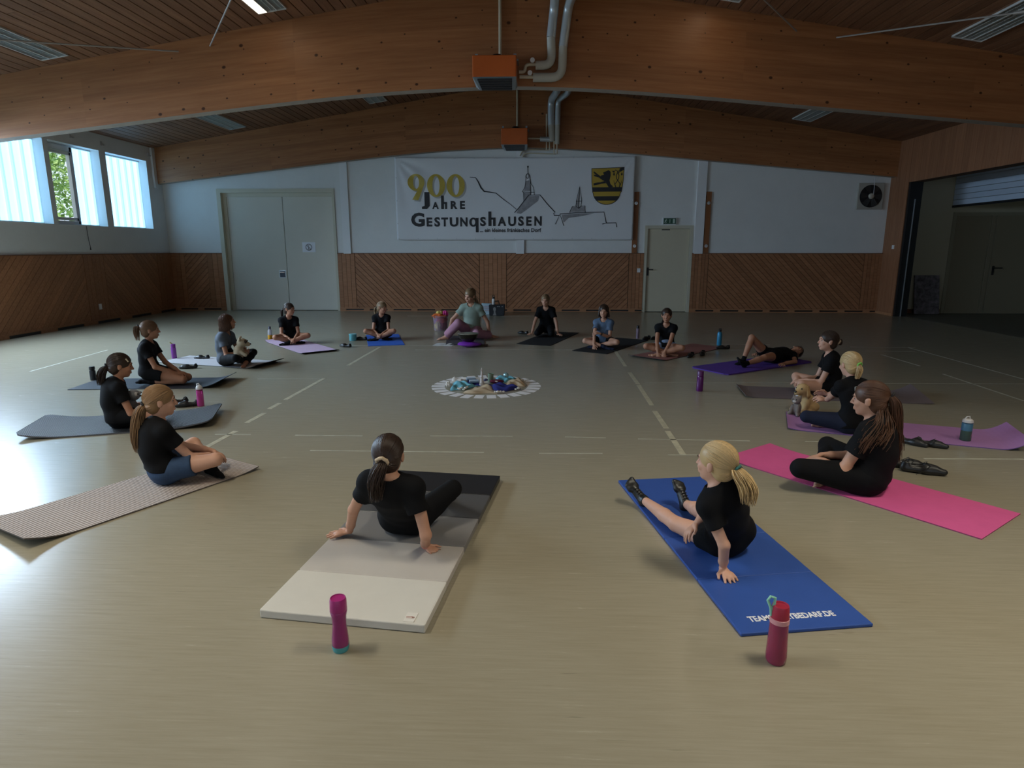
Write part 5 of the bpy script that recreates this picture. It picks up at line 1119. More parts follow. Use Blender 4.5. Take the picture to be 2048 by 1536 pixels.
person('blond child with green hair tie reaching out to a plush dog', P13[:2], 20, 1.0, vox=.0055, skin='fair', hair='blond', bottoms='leggings', bcol='navy', neck=(0, .05, .46), bend=(0, -.04, 0), head=(-4, -10, 0), **cross(1, .11, .29, .22),
       hands=[W(1640, 792, .2), W(1647, 806, .15)], hdir=[(-.8, .6, .1), (-.8, .5, .1)], hnorm=[(-.3, -.6, -.5), (.2, .3, -.8)], curl=.4, plen=.09, pr=.024, tie='green', pony=[(0, -.015, -.03), (-.01, -.02, -.07), (-.02, -.015, -.12)], nstr=700, poles=[(.4, .0, .2), (-.4, .0, .15)], extra=print_logo('WE', True, 0, 0, .13))
P14 = fl(1728, 978)
person('barefoot girl with very long brown ponytail in black leggings on the pink mat', P14[:2], 52, 1.1, vox=.0055, skin='light', hair='auburn', bottoms='leggings', stout=1.28, neck=(0, -.0, .465), bend=(0, -.05, 0), head=(2, -6, 0), **cross(1.1, .14, .30, .30),
       hands=[(.04, .30, .16), (-.10, .30, .17)], hdir=[(-.4, .7, -.4), (.4, .7, -.4)], hnorm=[(0, -.3, -1), (0, -.3, -1)], plen=.4, pr=.038, tie=None, sleeve=.55, pony=[(.01, -.025, -.03), (.03, -.035, -.11), (.045, -.05, -.25), (.05, -.055, -.42)], nstr=1000, locks=[[(-.03, -.07, -.04), (-.08, -.06, -.14), (-.17, -.03, -.19), (-.22, .0, -.25)], [(.0, -.09, -.05), (-.04, -.10, -.14), (-.12, -.10, -.20), (-.18, -.08, -.23)], [(.03, -.08, -.05), (.05, -.11, -.15), (.05, -.13, -.26), (.04, -.135, -.36)]])
P15 = fl(1456, 1100, .02)
person('blond girl with low ponytail and black slippers leaning on one arm on the blue mat', P15[:2], 22, .95, .0168, arm=.845, vox=.0045, skin='fair', hair='blond', bottoms='shorts', blen=.4, feet='shoe', fcol='shoe', neck=W(1438, 968, .475), bend=(0, -.03, 0), head=(26, 0, 0), hbase=W(1431, 925, .575), twist=14,
       knees=[W(1400, 1022, .09), W(1352, 1048, .075)], ankles=[W(1372, 1008, .06), W(1288, 1000, .06)], toes=[(.05, .5, .85), (-.35, .55, .75)], ups=[(0, -.85, .5), (-.1, -.8, .55)], hands=[W(1378, 1066, .11), W(1446, 1136, .045)], hdir=[(-.75, -.1, -.6), (-.15, -.95, -.2)], hnorm=[(-.1, -.3, -.9), (0, 0, -1)],
       poles=[(.3, .1, .1), (-.25, -.5, .2)], curl=.3, tie='teal', plen=.2, pr=.046, pony=[(.01, -.03, -.025), (.03, -.06, -.08), (.035, -.06, -.165)], nstr=900, sleeve=.55)
P16 = fl(812, 1062, .04)
person('girl with dark ponytail and cream scrunchie leaning back on both hands', P16[:2], -6, 1.0, .0415, vox=.0045, skin='light', hair='dark', bottoms='leggings', feet='sock', neck=W(778, 960, .47), bend=(0, -.02, 0), head=(2, -4, 0), hbase=W(778, 910, .57),
       knees=[W(905, 978, .22), W(800, 985, .2)], ankles=[W(888, 1000, .06), W(760, 1000, .06)], toes=[(.5, .85, -.1), (-.3, .9, -.1)], hands=[W(850, 1092, .05), W(697, 1068, .05)], hdir=[(.8, -.45, -.15), (-.85, -.2, -.15)], hnorm=[(0, 0, -1), (0, 0, -1)], poles=[(.3, -.6, .4), (-.35, -.5, .35)], curl=.06,
       tie='cream', plen=.2, pr=.034, pony=[(-.01, -.03, -.03), (-.025, -.045, -.09), (-.03, -.03, -.2)], nstr=900, sleeve=.5, extra=add_band(0, [((.62, .12, .06), .045), ((.10, .16, .05), .06), ((.75, .22, .20), .028)], .011))
# ================================================================ exercise mats
def foam(name, c, rib=0, axis=0, rough=.75):
    if name in MATS: return MATS[name]
    m = mat(name, c, rough=rough, noise=.06, nscale=6, bump=.1, bscale=220, spec=.3)
    if rib:
        nt = m.node_tree; L = nt.links; b = nt.nodes['Principled BSDF']; tc = node(nt, 'ShaderNodeTexCoord'); w_ = node(nt, 'ShaderNodeTexWave'); w_.bands_direction = 'XY'[axis]; w_.inputs['Scale'].default_value = rib
        L.new(tc.outputs['Object'], w_.inputs['Vector']); bp = node(nt, 'ShaderNodeBump'); bp.inputs['Strength'].default_value = .9; bp.inputs['Distance'].default_value = .006; L.new(w_.outputs['Fac'], bp.inputs['Height']); L.new(bp.outputs[0], b.inputs['Normal'])
        old = b.inputs['Base Color'].links[0].from_socket; mx = node(nt, 'ShaderNodeMix', data_type='RGBA'); mx.inputs['A'].default_value = (c[0]*.82, c[1]*.81, c[2]*.8, 1); L.new(old, mx.inputs['B']); L.new(w_.outputs['Fac'], mx.inputs['Factor']); L.new(mx.outputs['Result'], b.inputs['Base Color'])
    return m
def roll_mat(label, A, B, W_, m, t=.006, curls=(0, 0), clen=(.25, .25), side=None, rim=None, corner=.0, name='exercise_mat', roll=(0, 0)):
    """mat from the middle of one short end A to the other B (world xy); ends may curl up"""
    A, B = np.array(A[:2], float), np.array(B[:2], float); L_ = np.linalg.norm(B-A); ang = math.atan2(*(B-A)[::-1]); c = (A+B)/2
    o = thing(name, label, 'mat', (c[0], c[1], 0), ang, 'mats laid out in a circle'); n, k = 60, 9
    V = []; F = []
    def zz(u, v):
        d0, d1 = u*L_, (1-u)*L_; z = 0.0
        if curls[0] and d0 < clen[0]: z += curls[0]*(1-d0/clen[0])**2*(1+roll[0]*v)
        if curls[1] and d1 < clen[1]: z += curls[1]*(1-d1/clen[1])**2*(1+roll[1]*v)
        return z
    for side_ in (0, 1):
        for i in range(n+1):
            for j in range(k+1):
                u, v = i/n, j/k*2-1; x = (u-.5)*L_; y = v*W_/2
                if corner:
                    dx, dy = L_/2-abs(x), W_/2-abs(y)
                    if dx < corner:
                        lim = W_/2-corner+math.sqrt(max(0, corner**2-(corner-dx)**2)); y = max(-lim, min(lim, y))
                V.append((x, y, .001+zz(u, v)+(t if side_ == 0 else 0)))
    off = (n+1)*(k+1); q = lambda i, j: i*(k+1)+j
    for i in range(n):
        for j in range(k): F.append((q(i, j), q(i+1, j), q(i+1, j+1), q(i, j+1))); F.append((off+q(i, j), off+q(i, j+1), off+q(i+1, j+1), off+q(i+1, j)))
    b = [q(i, 0) for i in range(n)]+[q(n, j) for j in range(k)]+[q(n-i, k) for i in range(n)]+[q(0, k-j) for j in range(k)]
    for a, c_ in zip(b, b[1:]+b[:1]): F.append((a, off+a, off+c_, c_))
    me = mesh('foam_sheet', V, F, [m, rim or m], o); nb = len(b); mi = [0]*(len(F)-nb)+[1]*nb
    for r in range(n*k): mi[2*r+1] = 1
    me.data.polygons.foreach_set('material_index', mi)
    return o
def mid(*ps): return np.mean([fl(*p_)[:2] for p_ in ps], 0)
MF = {'dark': mat('mat_underside', (.02, .02, .022), rough=.8)}
roll_mat('beige ribbed mat under the girl in denim shorts', (-3.02, 3.22), (-2.30, 4.52), .60, foam('mat_beige', (.44, .37, .33), 19, 0), .008, (.045, .02), (.3, .2), rim=mat('beige_under', (.12, .10, .09), rough=.8), roll=(-.3, .0))
roll_mat('black finely ribbed mat with raised ends under the girl with the plush bird', (-4.52, 5.32), (-3.06, 5.80), .70, foam('mat_black_ribbed', (.030, .032, .037), 24, 0, .5), .012, (.05, .06), (.4, .5), rim=mat('grey_rim', (.10, .10, .11), rough=.7), corner=.06)
roll_mat('dark navy mat with rolled end under the kneeling girl', (-5.42, 7.24), (-3.74, 7.40), .62, foam('mat_navy', (.03, .033, .042), rough=.5), .006, (.0, .07), (.2, .28))
roll_mat('off-white mat with dark underside under the girl in grey tee', (-5.33, 9.02), (-3.70, 8.58), .60, foam('mat_offwhite', (.46, .44, .45)), .006, (.0, .05), (.2, .2), rim=MF['dark'])
roll_mat('pale pink mat under the girl near the orange juice bottle', (-4.50, 11.0), (-3.36, 9.69), .60, foam('mat_palepink', (.56, .40, .52)), .006, (.03, .02), (.15, .15), rim=MF['dark'])
roll_mat('small bright blue mat under the fair-haired girl', (-2.90, 11.78), (-2.51, 10.45), .60, foam('mat_brightblue', (.035, .12, .50)), .008)
roll_mat('dark folded mat in front of the woman, under the singing bowl', mid((930, 690), (931, 690)), mid((930, 672), (931, 672)), .66, foam('mat_charcoal', (.06, .05, .055)), .008)
roll_mat('black mat under the girl resting on both hands', (-.055, 10.62), (.53, 12.3), .60, foam('mat_black_a', (.010, .010, .011), rough=.8), .006)
roll_mat('black mat under the girl in blue-grey tee', (.83, 9.87), (1.72, 11.4), .60, foam('mat_black_b', (.010, .0105, .012), rough=.8), .006)
roll_mat('brownish pink mat under the girl in pale denim shorts', (1.60, 9.31), (2.88, 10.66), .60, foam('mat_brownpink', (.30, .125, .105)), .006, (.02, .0), (.2, .2), rim=MF['dark'])
roll_mat('violet thick mat with rounded corners under the girl lying down', (2.28, 8.36), (3.78, 9.36), .64, foam('mat_violet', (.085, .035, .27)), .014, (.0, 0), (.4, .2), corner=.07)
roll_mat('grey-brown mat under the girl with a dark bun', (2.33, 7.15), (4.20, 6.91), .60, foam('mat_greybrown', (.145, .115, .12)), .006, (.02, .05), (.15, .25), roll=(0, .8))
roll_mat('lilac mat with one turned-up end behind the pink one', (2.37, 5.89), (4.06, 5.30), .62, foam('mat_lilac', (.38, .19, .42)), .006, (.015, .09), (.15, .2), rim=mat('lilac_under', (.16, .09, .30), rough=.7))
roll_mat('vivid pink mat under the girl in black leggings', (1.70, 4.93), (2.74, 3.58), .60, foam('mat_pink', (.62, .095, .27)), .006, (.015, .0), (.3, .2), rim=mat('pink_under', (.30, .04, .13), rough=.7))
# blue folding mat with print, and the five-panel grey gym mat
def panel_mat(label, A, B, W_, cols, t, round_, name):
    A, B = np.array(A[:2], float), np.array(B[:2], float); L_ = np.linalg.norm(B-A); ang = math.atan2(*(B-A)[::-1]); c = (A+B)/2
    o = thing(name, label, 'mat', (c[0], c[1], 0), ang, 'mats laid out in a circle'); n = len(cols)
    for i, m in enumerate(cols):
        g = bevel(MB().box((-L_/2+L_*i/n+.0015, -W_/2, .0008), (-L_/2+L_*(i+1)/n-.0015, W_/2, t)).build('panel', m, o), round_, 3)
        if i: MB().box((-L_/2+L_*i/n-.006, -W_/2+.004, .001), (-L_/2+L_*i/n+.006, W_/2-.004, t-round_*.6)).build('hinge', m, o)
    return o, L_
MBLUE = foam('mat_blue', (.032, .085, .33), rough=.45)
bm, L_ = panel_mat('royal blue folding mat with white web address under the blond girl', mid((1480, 1271), (1750, 1258)), (.875, 4.27), .60, [MBLUE]*4, .016, .004, 'folding_mat')
Vt, Ft = fit_text('TEAMSPORTBEDARF.DE', -.2, .2, -.021, .021, .035)
mesh('print', [(-L_/2+.098+v[1]*1.0, -(v[0])+.02, .0166) for v in Vt], Ft, mat('print_white', (.75, .76, .8), rough=.5), bm)
GYM = [mat('vinyl_'+n_, c, rough=.38, noise=.04, nscale=5, bump=.12, bscale=9) for n_, c in (('white', (.62, .59, .53)), ('cream', (.50, .46, .42)), ('midgrey', (.21, .20, .195)), ('darkgrey', (.075, .075, .078)), ('black', (.014, .014, .016)))]
gm, L_ = panel_mat('folding gym mat in five shades from white to black', mid((518, 1240), (850, 1264)), mid((1004, 961), (790, 951)), .755, GYM, .04, .006, 'gym_mat')
for i in range(5):
    for q in (-1, 1): MB().tube([(-L_/2+L_*i/5+.008, q*.3755, .037), (-L_/2+L_*(i+1)/5-.008, q*.3755, .037)], .003, 6).build('piping', GYM[i], gm)
tg = MB().box((-.034, -.024, 0), (.034, .024, .0012)).build('care_label', mat('label_white', (.7, .66, .6), rough=.6), gm, loc=(-L_/2+.05, -.30, .0402))
Vt, Ft = merge(stroke([(-.02, .004), (.0, .007), (.018, .003)], .004), stroke([(-.018, -.004), (.016, -.003)], .003), ring(.012, .001, .006, .006, .003, .003, 10)); tm = mesh('label_print', [(-.004+v[1], -v[0], .0018) for v in Vt], Ft, mat('label_red', (.35, .12, .08), rough=.6), tg)

# ================================================================ drinking bottles
def hgt(x, yb_, yt, z0=0):
    b = fl(x, yb_, z0); lo, hi = z0, z0+1.2
    for _ in range(40):
        m_ = (lo+hi)/2; v = np.array([b[0], b[1], m_])-_O; y = 768-F_PX*(v@_up)/(v@_fw)
        if y > yt: lo = m_
        else: hi = m_
    return b, lo-z0
def clear(name, c, rough=.08, tr=.75): return mat(name, c, rough=rough, trans=tr, ior=1.3)
def bottle(label, px, yb_, yt, r, parts, z0=0, sq=False, tilt=0, rot=0):
    """parts: (name, material, [(radius factor, height factor)...])"""
    b, h = hgt(px, yb_, yt, z0); t = thing('drinking_bottle', label, 'bottle', (b[0], b[1], z0+.0005), rot, 'drinking bottles on the floor')
    for nm, m, prof in parts: MB().lathe([(a*r, q*h) for a, q in prof], 28).build(nm, m, t, smooth=True) if nm != 'loop' else None
    return t, h
BK = MATS['black_plastic']; WP = mat('bottle_white', (.68, .66, .64), rough=.35)
MAG = mat('magenta_plastic', (.33, .012, .17), rough=.22, trans=.25, coat=.4)
t, h = bottle('magenta waisted bottle with turquoise foot before the white end of the gym mat', 682, 1299, 1192, .0345, [('body', MAG, [(.85, .06), (1.0, .10), (.98, .22), (.80, .48), (.86, .64), (1.0, .74), (.98, .745)]), ('cap', mat('magenta_cap', (.36, .02, .17), rough=.3), [(.97, .745), (1.0, .76), (.97, .93), (.88, .97), (.8, .97), (.78, .955), (.0, .955)]), ('foot', mat('turquoise_rubber', (.07, .33, .36), rough=.5), [(.86, 0), (.92, .02), (1.0, .09), (1.01, .11), (.9, .11)])])
MB().lathe([(.031*.93, .10*h), (.031*.95, .2*h), (.031*.9, .24*h), (0, .241*h)], 24).build('drink', mat('magenta_dark', (.20, .004, .09), rough=.2), t, smooth=True)
PKT = mat('pink_clear', (.42, .05, .13), rough=.18, trans=.45)
t, h = bottle('tall pink see-through bottle with red lid and mint strap before the blue mat', 1551, 1322, 1208, .0375, [('body', PKT, [(.9, 0), (1.02, .03), (1.06, .12), (.98, .4), (.93, .68), (.92, .72), (.86, .72)]), ('collar', mat('pale_pink_band', (.62, .28, .30), rough=.4), [(.93, .69), (.98, .695), (.98, .77), (.93, .775)]), ('lid', mat('red_lid', (.36, .015, .045), rough=.45), [(.92, .775), (.93, .79), (.86, .96), (.8, .985), (.62, .985), (.6, .97), (0, .97)])])
MINT = mat('mint_strap', (.26, .58, .44), rough=.5); a0 = [(-.032, -.01, .80*h)]
MB().tube([(-.034, 0, .80*h), (-.038, 0, .93*h), (-.052, 0, 1.06*h), (-.042, 0, 1.125*h), (-.024, 0, 1.10*h), (-.025, 0, 1.0*h), (-.033, 0, .90*h)], .0055, 8).build('strap_loop', MINT, t, True)
MB().tube([(-.004, 0, .72*h), (.014, .004, .06*h)], .0045, 8).build('straw', mat('grey_straw', (.28, .27, .28), rough=.4), t, True)
MB().lathe([(.034, .02*h), (.036, .13*h), (0, .131*h)], 24).build('drink', mat('pink_dark', (.25, .01, .06), rough=.2), t, True)
HOT = mat('hot_pink_clear', (.68, .07, .36), rough=.15, trans=.4)
t, h = bottle('hot pink bottle with white flip spout on the far side of the black ribbed mat', 402, 812, 768, .034, [('body', HOT, [(.9, 0), (1, .03), (1, .62), (.92, .70), (.85, .72)]), ('collar', mat('wine_ring', (.25, .01, .09), rough=.4), [(.9, .70), (.98, .71), (.98, .76), (.9, .77)]), ('lid', WP, [(.95, .77), (.95, .84), (.7, .92), (.4, .94), (0, .94)])])
MB().tube([(-.02, 0, .9*h), (-.02, 0, 1.0*h), (.0, 0, 1.02*h), (.006, 0, .93*h)], .006, 6).build('spout', WP, t, True)
t, h = bottle('black bottle behind the girl with the plush bird', 187, 760, 733, .034, [('body', mat('black_bottle', (.02, .022, .028), rough=.35), [(.95, 0), (1, .03), (1, .66), (.9, .72)]), ('lid', BK, [(.75, .72), (.8, .75), (.95, .78), (.95, .95), (.8, 1), (0, 1)])])
PUR = mat('purple_clear', (.34, .07, .46), rough=.15, trans=.45)
t, h = bottle('violet see-through bottle with straw and yellow spout beside the kneeling girl', 349, 717, 684, .036, [('body', PUR, [(.95, 0), (1, .03), (.95, .62), (.85, .66)]), ('lid', mat('violet_lid', (.20, .03, .26), rough=.4), [(.9, .67), (.9, .86), (.7, .88), (0, .88)])], rot=.4)
MB().tube([(-.012, 0, .87*h), (-.03, 0, .97*h), (-.038, 0, .98*h)], .009, 6).build('spout', mat('yellow_spout', (.5, .42, .14), rough=.5), t, True); MB().tube([(-.008, 0, .64*h), (.018, 0, .05*h)], .005, 6).build('straw', mat('violet_straw', (.16, .02, .22), rough=.4), t, True)
t, h = bottle('clear bottle half full of orange juice beside the pale pink mat', 541, 680, 653, .042, [('body', clear('clear_plastic', (.72, .70, .76), .1, .6), [(.8, 0), (1, .05), (.9, .5), (.85, .7), (.5, .8)]), ('juice', mat('orange_juice', (.62, .28, .01), rough=.3), [(.79, .01), (1.01, .05), (.93, .38), (0, .381)]), ('lid', mat('dark_lid', (.05, .05, .08), rough=.5), [(.5, .78), (.52, .98), (.4, 1), (0, 1)])])
b, h = hgt(706, 681, 669); t = thing('plastic_tub', 'small turquoise tub beside black shoes by the bright blue mat', 'tub', (b[0], b[1], .0005)); MB().lathe([(.058, 0), (.062, .01), (.064, h), (.058, h), (.055, h-.01), (.052, .012), (0, .012)], 24).build('body', mat('turquoise_clear', (.16, .50, .55), rough=.25, trans=.3), t, True); MB().lathe([(.064, h-.004), (.066, h), (.066, h+.012), (0, h+.014)], 24).build('lid', mat('turquoise_lid', (.2, .55, .6), rough=.4), t, True)
t, h = bottle('slim pale pink bottle with black cap behind the girl in blue-grey tee', 1275, 677, 651, .030, [('body', mat('pale_pink_clear', (.35, .26, .34), rough=.15, trans=.45), [(.95, 0), (1, .03), (1, .74), (.9, .78)]), ('lid', BK, [(.82, .78), (.85, .8), (.85, .98), (.7, 1), (0, 1)])])
t, h = bottle('light blue metal bottle with black top standing alone behind the brown-pink mat', 1438, 691, 657, .040, [('body', mat('sky_blue_metal', (.035, .26, .46), rough=.35, metal=.2), [(.92, .03), (1, .08), (1, .68), (.85, .76), (.6, .82)]), ('foot', mat('teal_foot', (.02, .15, .26), rough=.4), [(.85, 0), (.93, .01), (.94, .06)]), ('lid', BK, [(.6, .8), (.64, .82), (.64, .92), (.4, .94), (0, .94)])])
MB().tube([(-.02, 0, .92*h), (-.02, 0, .99*h), (.02, 0, .99*h), (.02, 0, .92*h)], .006, 6).build('carry_loop', BK, t, True)
t, h = bottle('dark violet bottle standing before the violet mat', 1399, 782, 742, .0375, [('body', mat('deep_violet_clear', (.13, .008, .16), rough=.15, trans=.3), [(.94, 0), (1, .025), (1, .72), (.93, .75)]), ('lid', mat('plum_lid', (.09, .008, .10), rough=.4), [(.95, .755), (.95, .98), (.85, 1), (0, 1)])])
t, h = bottle('blue and green bottle with white lid standing on the lilac mat', 1930, 880, 833, .042, [('body', mat('dusk_blue', (.055, .17, .27), rough=.4), [(.97, .42), (.97, .70), (.92, .72)]), ('lower_body', mat('dark_green', (.045, .09, .065), rough=.4), [(.94, 0), (.99, .02), (.97, .42)]), ('ring', mat('navy_ring', (.02, .07, .12), rough=.4), [(.93, .72), (.96, .725), (.96, .755), (.9, .76)]), ('lid', WP, [(.95, .76), (.96, .78), (.9, .86), (.55, .90), (0, .90)])], z0=.008)
MB().tube([(-.028, 0, .88*h), (-.012, 0, .99*h), (.010, 0, 1.0*h), (.018, 0, .88*h)], .0055, 6).build('carry_loop', WP, t, True); MB().tube([(.036, 0, .84*h), (.042, 0, .78*h), (.043, 0, .70*h)], .006, 6).build('latch', WP, t, True)
mesh('flower_print', [(.012, -.0402, .14*h), (.034, -.0235, .12*h), (.036, -.021, .22*h), (.03, -.029, .34*h), (.02, -.037, .26*h)], [(0, 1, 2, 3, 4)], mat('pink_print', (.5, .18, .25), rough=.5), t)

# ================================================================ gymnastic slippers and shoes
def make_shoe():
    t = thing('gym_slipper', 'x', 'shoe', (0, 0, 0), 0, 'black shoes taken off beside the mats')
    g = Field((-.055, -.14, -.005), (.055, .14, .10), .005)
    g.cone((0, -.085, .022), (0, .02, .022), .028, .034, .02, flat=((0, 0, 1), .8)); g.cone((0, .02, .022), (.004, .10, .02), .034, .022, .02, flat=((0, 0, 1), .85)); g.cone((0, -.09, .03), (0, -.085, .048), .026, .026, .015); g.cone((0, .02, .03), (0, .055, .028), .03, .026, .02)
    g.sub_ell((0, -.045, .062), (.023, .058, .036)); g.cut((0, 0, .002), (0, 0, -1)); V, Q = g.surface(); grid_mesh('upper', V, Q, CL['shoe'], t)
    MB().prism([(.026*math.cos(a), -.045+.055*math.sin(a)) for a in np.linspace(0, 2*PI, 17)[:-1]], lambda u, v, w_: (u*.8, v, .0255+w_), 0, .004).build('insole', mat('insole', (.42, .36, .27), rough=.8), t)
    m = MB()
    for k in range(4): y = .015+k*.014; m.tube([(-.018, y, .05-k*.003), (0, y+.004, .060-k*.004), (.018, y, .05-k*.003)], .0022, 5)
    m.tube([(0, .012, .060), (.03, .03, .058), (.05, .0, .03), (.054, -.04, .004)], .002, 5).tube([(0, .012, .060), (-.03, .02, .062), (-.05, -.02, .03), (-.053, -.06, .004)], .002, 5)
    m.build('laces', BK, t); return t
shoe0 = None
def shoe(label, px, py, rz, s=1.0, z0=0.0005, tip=0):
    global shoe0
    if shoe0 is None: o = shoe0 = make_shoe()
    else:
        o = shoe0.copy(); COL.objects.link(o)
        for ch in shoe0.children: c = ch.copy(); COL.objects.link(c); c.parent = o
    p_ = fl(px, py, z0); o.location = (p_[0], p_[1], z0); o.rotation_euler = (0, tip, math.radians(rz)); o.scale = (s, s, s); o['label'] = label
for a in [('black lace-up slipper nearest the long-haired girl, at the edge of the lilac mat', 1824, 889, -140), ('black lace-up slipper with loose lace, outer one of the pair by the lilac mat', 1862, 893, -125), ('larger black leather slipper with cream insole beside the pink mat', 1845, 946, -112, 1.25), ('black slipper half hidden behind the long-haired girl on the pink mat', 1812, 935, -100, 1.15),
          ('black shoe lying at the edge of the brown-pink mat, nearer its girl', 1381, 714, 150), ('black shoe showing a white insole at the edge of the brown-pink mat', 1405, 710, 160), ('single black shoe at the far corner of the brown-pink mat', 1446, 698, 100), ('left one of two black shoes behind the far end of the black mat', 1293, 679, 140), ('right one of two black shoes behind the far end of the black mat', 1310, 679, 130),
          ('black lace-up shoe behind the girl sitting on her heels', 1046, 668, 60), ('black shoe beside the small turquoise tub', 722, 680, 80), ('black slipper lying alone between the pale pink and bright blue mats', 691, 694, 70), ('black slipper behind the girl in grey tee', 404, 718, 90), ('black lace-up slipper lying between the off-white and navy mats', 377, 737, 110),
          ('black slipper half hidden behind the ponytail girl, near the hot pink bottle', 353, 808, 130), ('black slipper lying next to the hot pink bottle', 375, 813, 120)]: shoe(*a)

# ================================================================ soft toys
def plush_mat(n, c): return mat(n, c, rough=.95, noise=.15, nscale=30, bump=.6, bscale=250, spec=.1)
def toy_eye(p, r, t, m=None): MB().ball(p, r, 8, 6).build('eye', m or EYE_D, t, True)
M_DOG = plush_mat('plush_gold', (.50, .34, .17)); M_CAT = plush_mat('plush_grey', (.20, .17, .155)); M_CREAM2 = plush_mat('plush_cream', (.52, .42, .29)); M_BIRD = plush_mat('plush_silver', (.26, .27, .30)); M_DK = plush_mat('plush_dark', (.06, .045, .035))
b = fl(1612, 828)
t = thing('plush_dog', 'golden plush dog sitting before the lilac mat, under the child\'s hands', 'soft toy', (b[0]+.02, b[1]+.09, 0), math.radians(118))
g = Field((-.16, -.2, -.002), (.16, .2, .34), .006); g.ell((0, -.03, .085), (.07, .095, .082)); g.cone((0, -.02, .12), (0, .035, .19), .062, .05, .03); g.ell((0, .055, .235), (.06, .065, .058), None, .02); g.cone((0, .09, .222), (0, .125, .212), .034, .03, .02)
for q in (1, -1): g.cone((q*.045, .03, .13), (q*.06, .075, .03), .032, .03, .015); g.cone((q*.06, .075, .024), (q*.062, .105, .022), .028, .026, .01); g.cone((q*.065, -.06, .06), (q*.085, .01, .032), .045, .034, .02); g.cone((q*.085, .01, .026), (q*.09, .05, .024), .028, .026, .01)
g.cone((0, -.12, .05), (.03, -.18, .06), .02, .012, .01); g.cut((0, 0, 0.001), (0, 0, -1)); V, Q = g.surface(); grid_mesh('body', V, Q, M_DOG, t)
for q in (1, -1):
    g = Field((-.12, -.02, .1), (.12, .12, .32), .006); g.cone((q*.052, .045, .265), (q*.074, .05, .185), .017, .028, .01, flat=((1, 0, 0), .45)); V, Q = g.surface(); grid_mesh('ear', V, Q, plush_mat('plush_gold_ear', (.44, .28, .13)), t); toy_eye((q*.033, .107, .25), .008, t)
    MB().ball((q*.062, .125, .012), (.02, .012, .01)).build('paw_pad', M_DK, t, True)
MB().ball((0, .155, .222), (.016, .012, .012)).build('nose', EYE_D, t, True)
b = fl(1600, 830)
t = thing('plush_cat', 'small grey striped plush cat held against the golden plush dog', 'soft toy', (b[0]-.05, b[1]-.03, .007), math.radians(130))
g = Field((-.1, -.1, -.002), (.1, .1, .22), .005); g.ell((0, 0, .07), (.042, .04, .07)); g.ell((0, .02, .155), (.045, .04, .038), None, .01)
for q in (1, -1): g.cone((q*.03, .01, .18), (q*.034, .008, .2), .015, .005, .008); g.cone((q*.028, .03, .09), (q*.034, .05, .03), .017, .016, .01); g.cone((q*.035, .02, .018), (q*.045, .06, .016), .017, .016, .01)
g.cut((0, 0, .001), (0, 0, -1)); V, Q = g.surface(); grid_mesh('body', V, Q, M_CAT, t); MB().ball((0, .052, .145), (.02, .012, .014)).build('muzzle', mat('muzzle', (.5, .45, .4), rough=.9), t, True)
for q in (1, -1): toy_eye((q*.017, .055, .165), .006, t)
def held_toy(name, label, p, rz, col, earcol, bill=False):
    t = thing(name, label, 'soft toy', p, math.radians(rz)); g = Field((-.12, -.12, -.12), (.12, .13, .16), .006); g.ell((0, -.02, -.03), (.062, .06, .085)); g.ell((0, .02, .075), (.055, .058, .052), None, .015); g.cone((0, .06, .062), (0, .085, .055), .028, .024, .015) if not bill else None
    for q in (1, -1):
        if not bill: g.cone((q*.04, .0, .11), (q*.062, .005, .135), .017, .012, .008)
        g.cone((q*.045, .01, -.03), (q*.06, .05, -.06), .022, .02, .012)
    V, Q = g.surface(); grid_mesh('body', V, Q, col, t)
    for q in (1, -1):
        MB().ball((q*.03, .058, .088), (.020, .016, .022)).build('eye_patch', earcol, t, True); toy_eye((q*.033, .074, .09), .0085, t)
    t.scale = (1.2, 1.2, 1.2) if not bill else (1, 1, 1)
    MB().ball((0, .108 if not bill else .075, .058 if not bill else .066), (.014, .010, .010) if not bill else (.010, .02, .008)).build('nose' if not bill else 'beak', EYE_D, t, True)
_h = math.radians(-92); held_toy('plush_animal', 'beige plush animal with dark eye patches hugged by the girl in grey tee', (P4[0]+.24*math.sin(-_h)+.0, P4[1]+.24*math.cos(_h)-.06, .24), -70, M_CREAM2, M_DK)
held_toy('plush_bird', 'silver-grey plush bird with big white eye held on the black ribbed mat', (*fl(264, 806, .2)[:2], .2), -80, M_BIRD, mat('bird_eye_white', (.62, .6, .6), rough=.5), True)

# ================================================================ things round the teacher
def box_round(m, r, h, t=.01): pass
b = fl(882, 661); t = thing('scarf_basket', 'clear tub stuffed with red, orange and yellow scarves left of the woman', 'basket', (b[0], b[1], .0005))
MB().lathe([(.13, 0), (.135, .01), (.158, .30), (.165, .305), (.158, .296), (.131, .012), (0, .011)], 28).build('tub', mat('tub_clear', (.52, .40, .50), rough=.2, alpha=.22), t, True)
RR = np.random.default_rng(4)
def scarf(nm, m, c, r, seed, par, amp=.22):
    R = np.random.default_rng(seed); a, b_, d = R.uniform(0, 6, 3); V = []; F = []; nu, nv = 22, 14
    for j in range(nv+1):
        for i in range(nu):
            th, ph = PI*j/nv, 2*PI*i/nu; k = 1+amp*math.sin(3*ph+a+2*th)*math.sin(4*th+b_)+amp*.6*math.sin(7*ph+d)*math.sin(th); V.append((c[0]+r[0]*k*math.sin(th)*math.cos(ph), c[1]+r[1]*k*math.sin(th)*math.sin(ph), c[2]+r[2]*k*math.cos(th)))
    for j in range(nv):
        for i in range(nu): F.append((j*nu+i, (j+1)*nu+i, (j+1)*nu+(i+1) % nu, j*nu+(i+1) % nu))
    return mesh(nm, V, F, m, par, True)
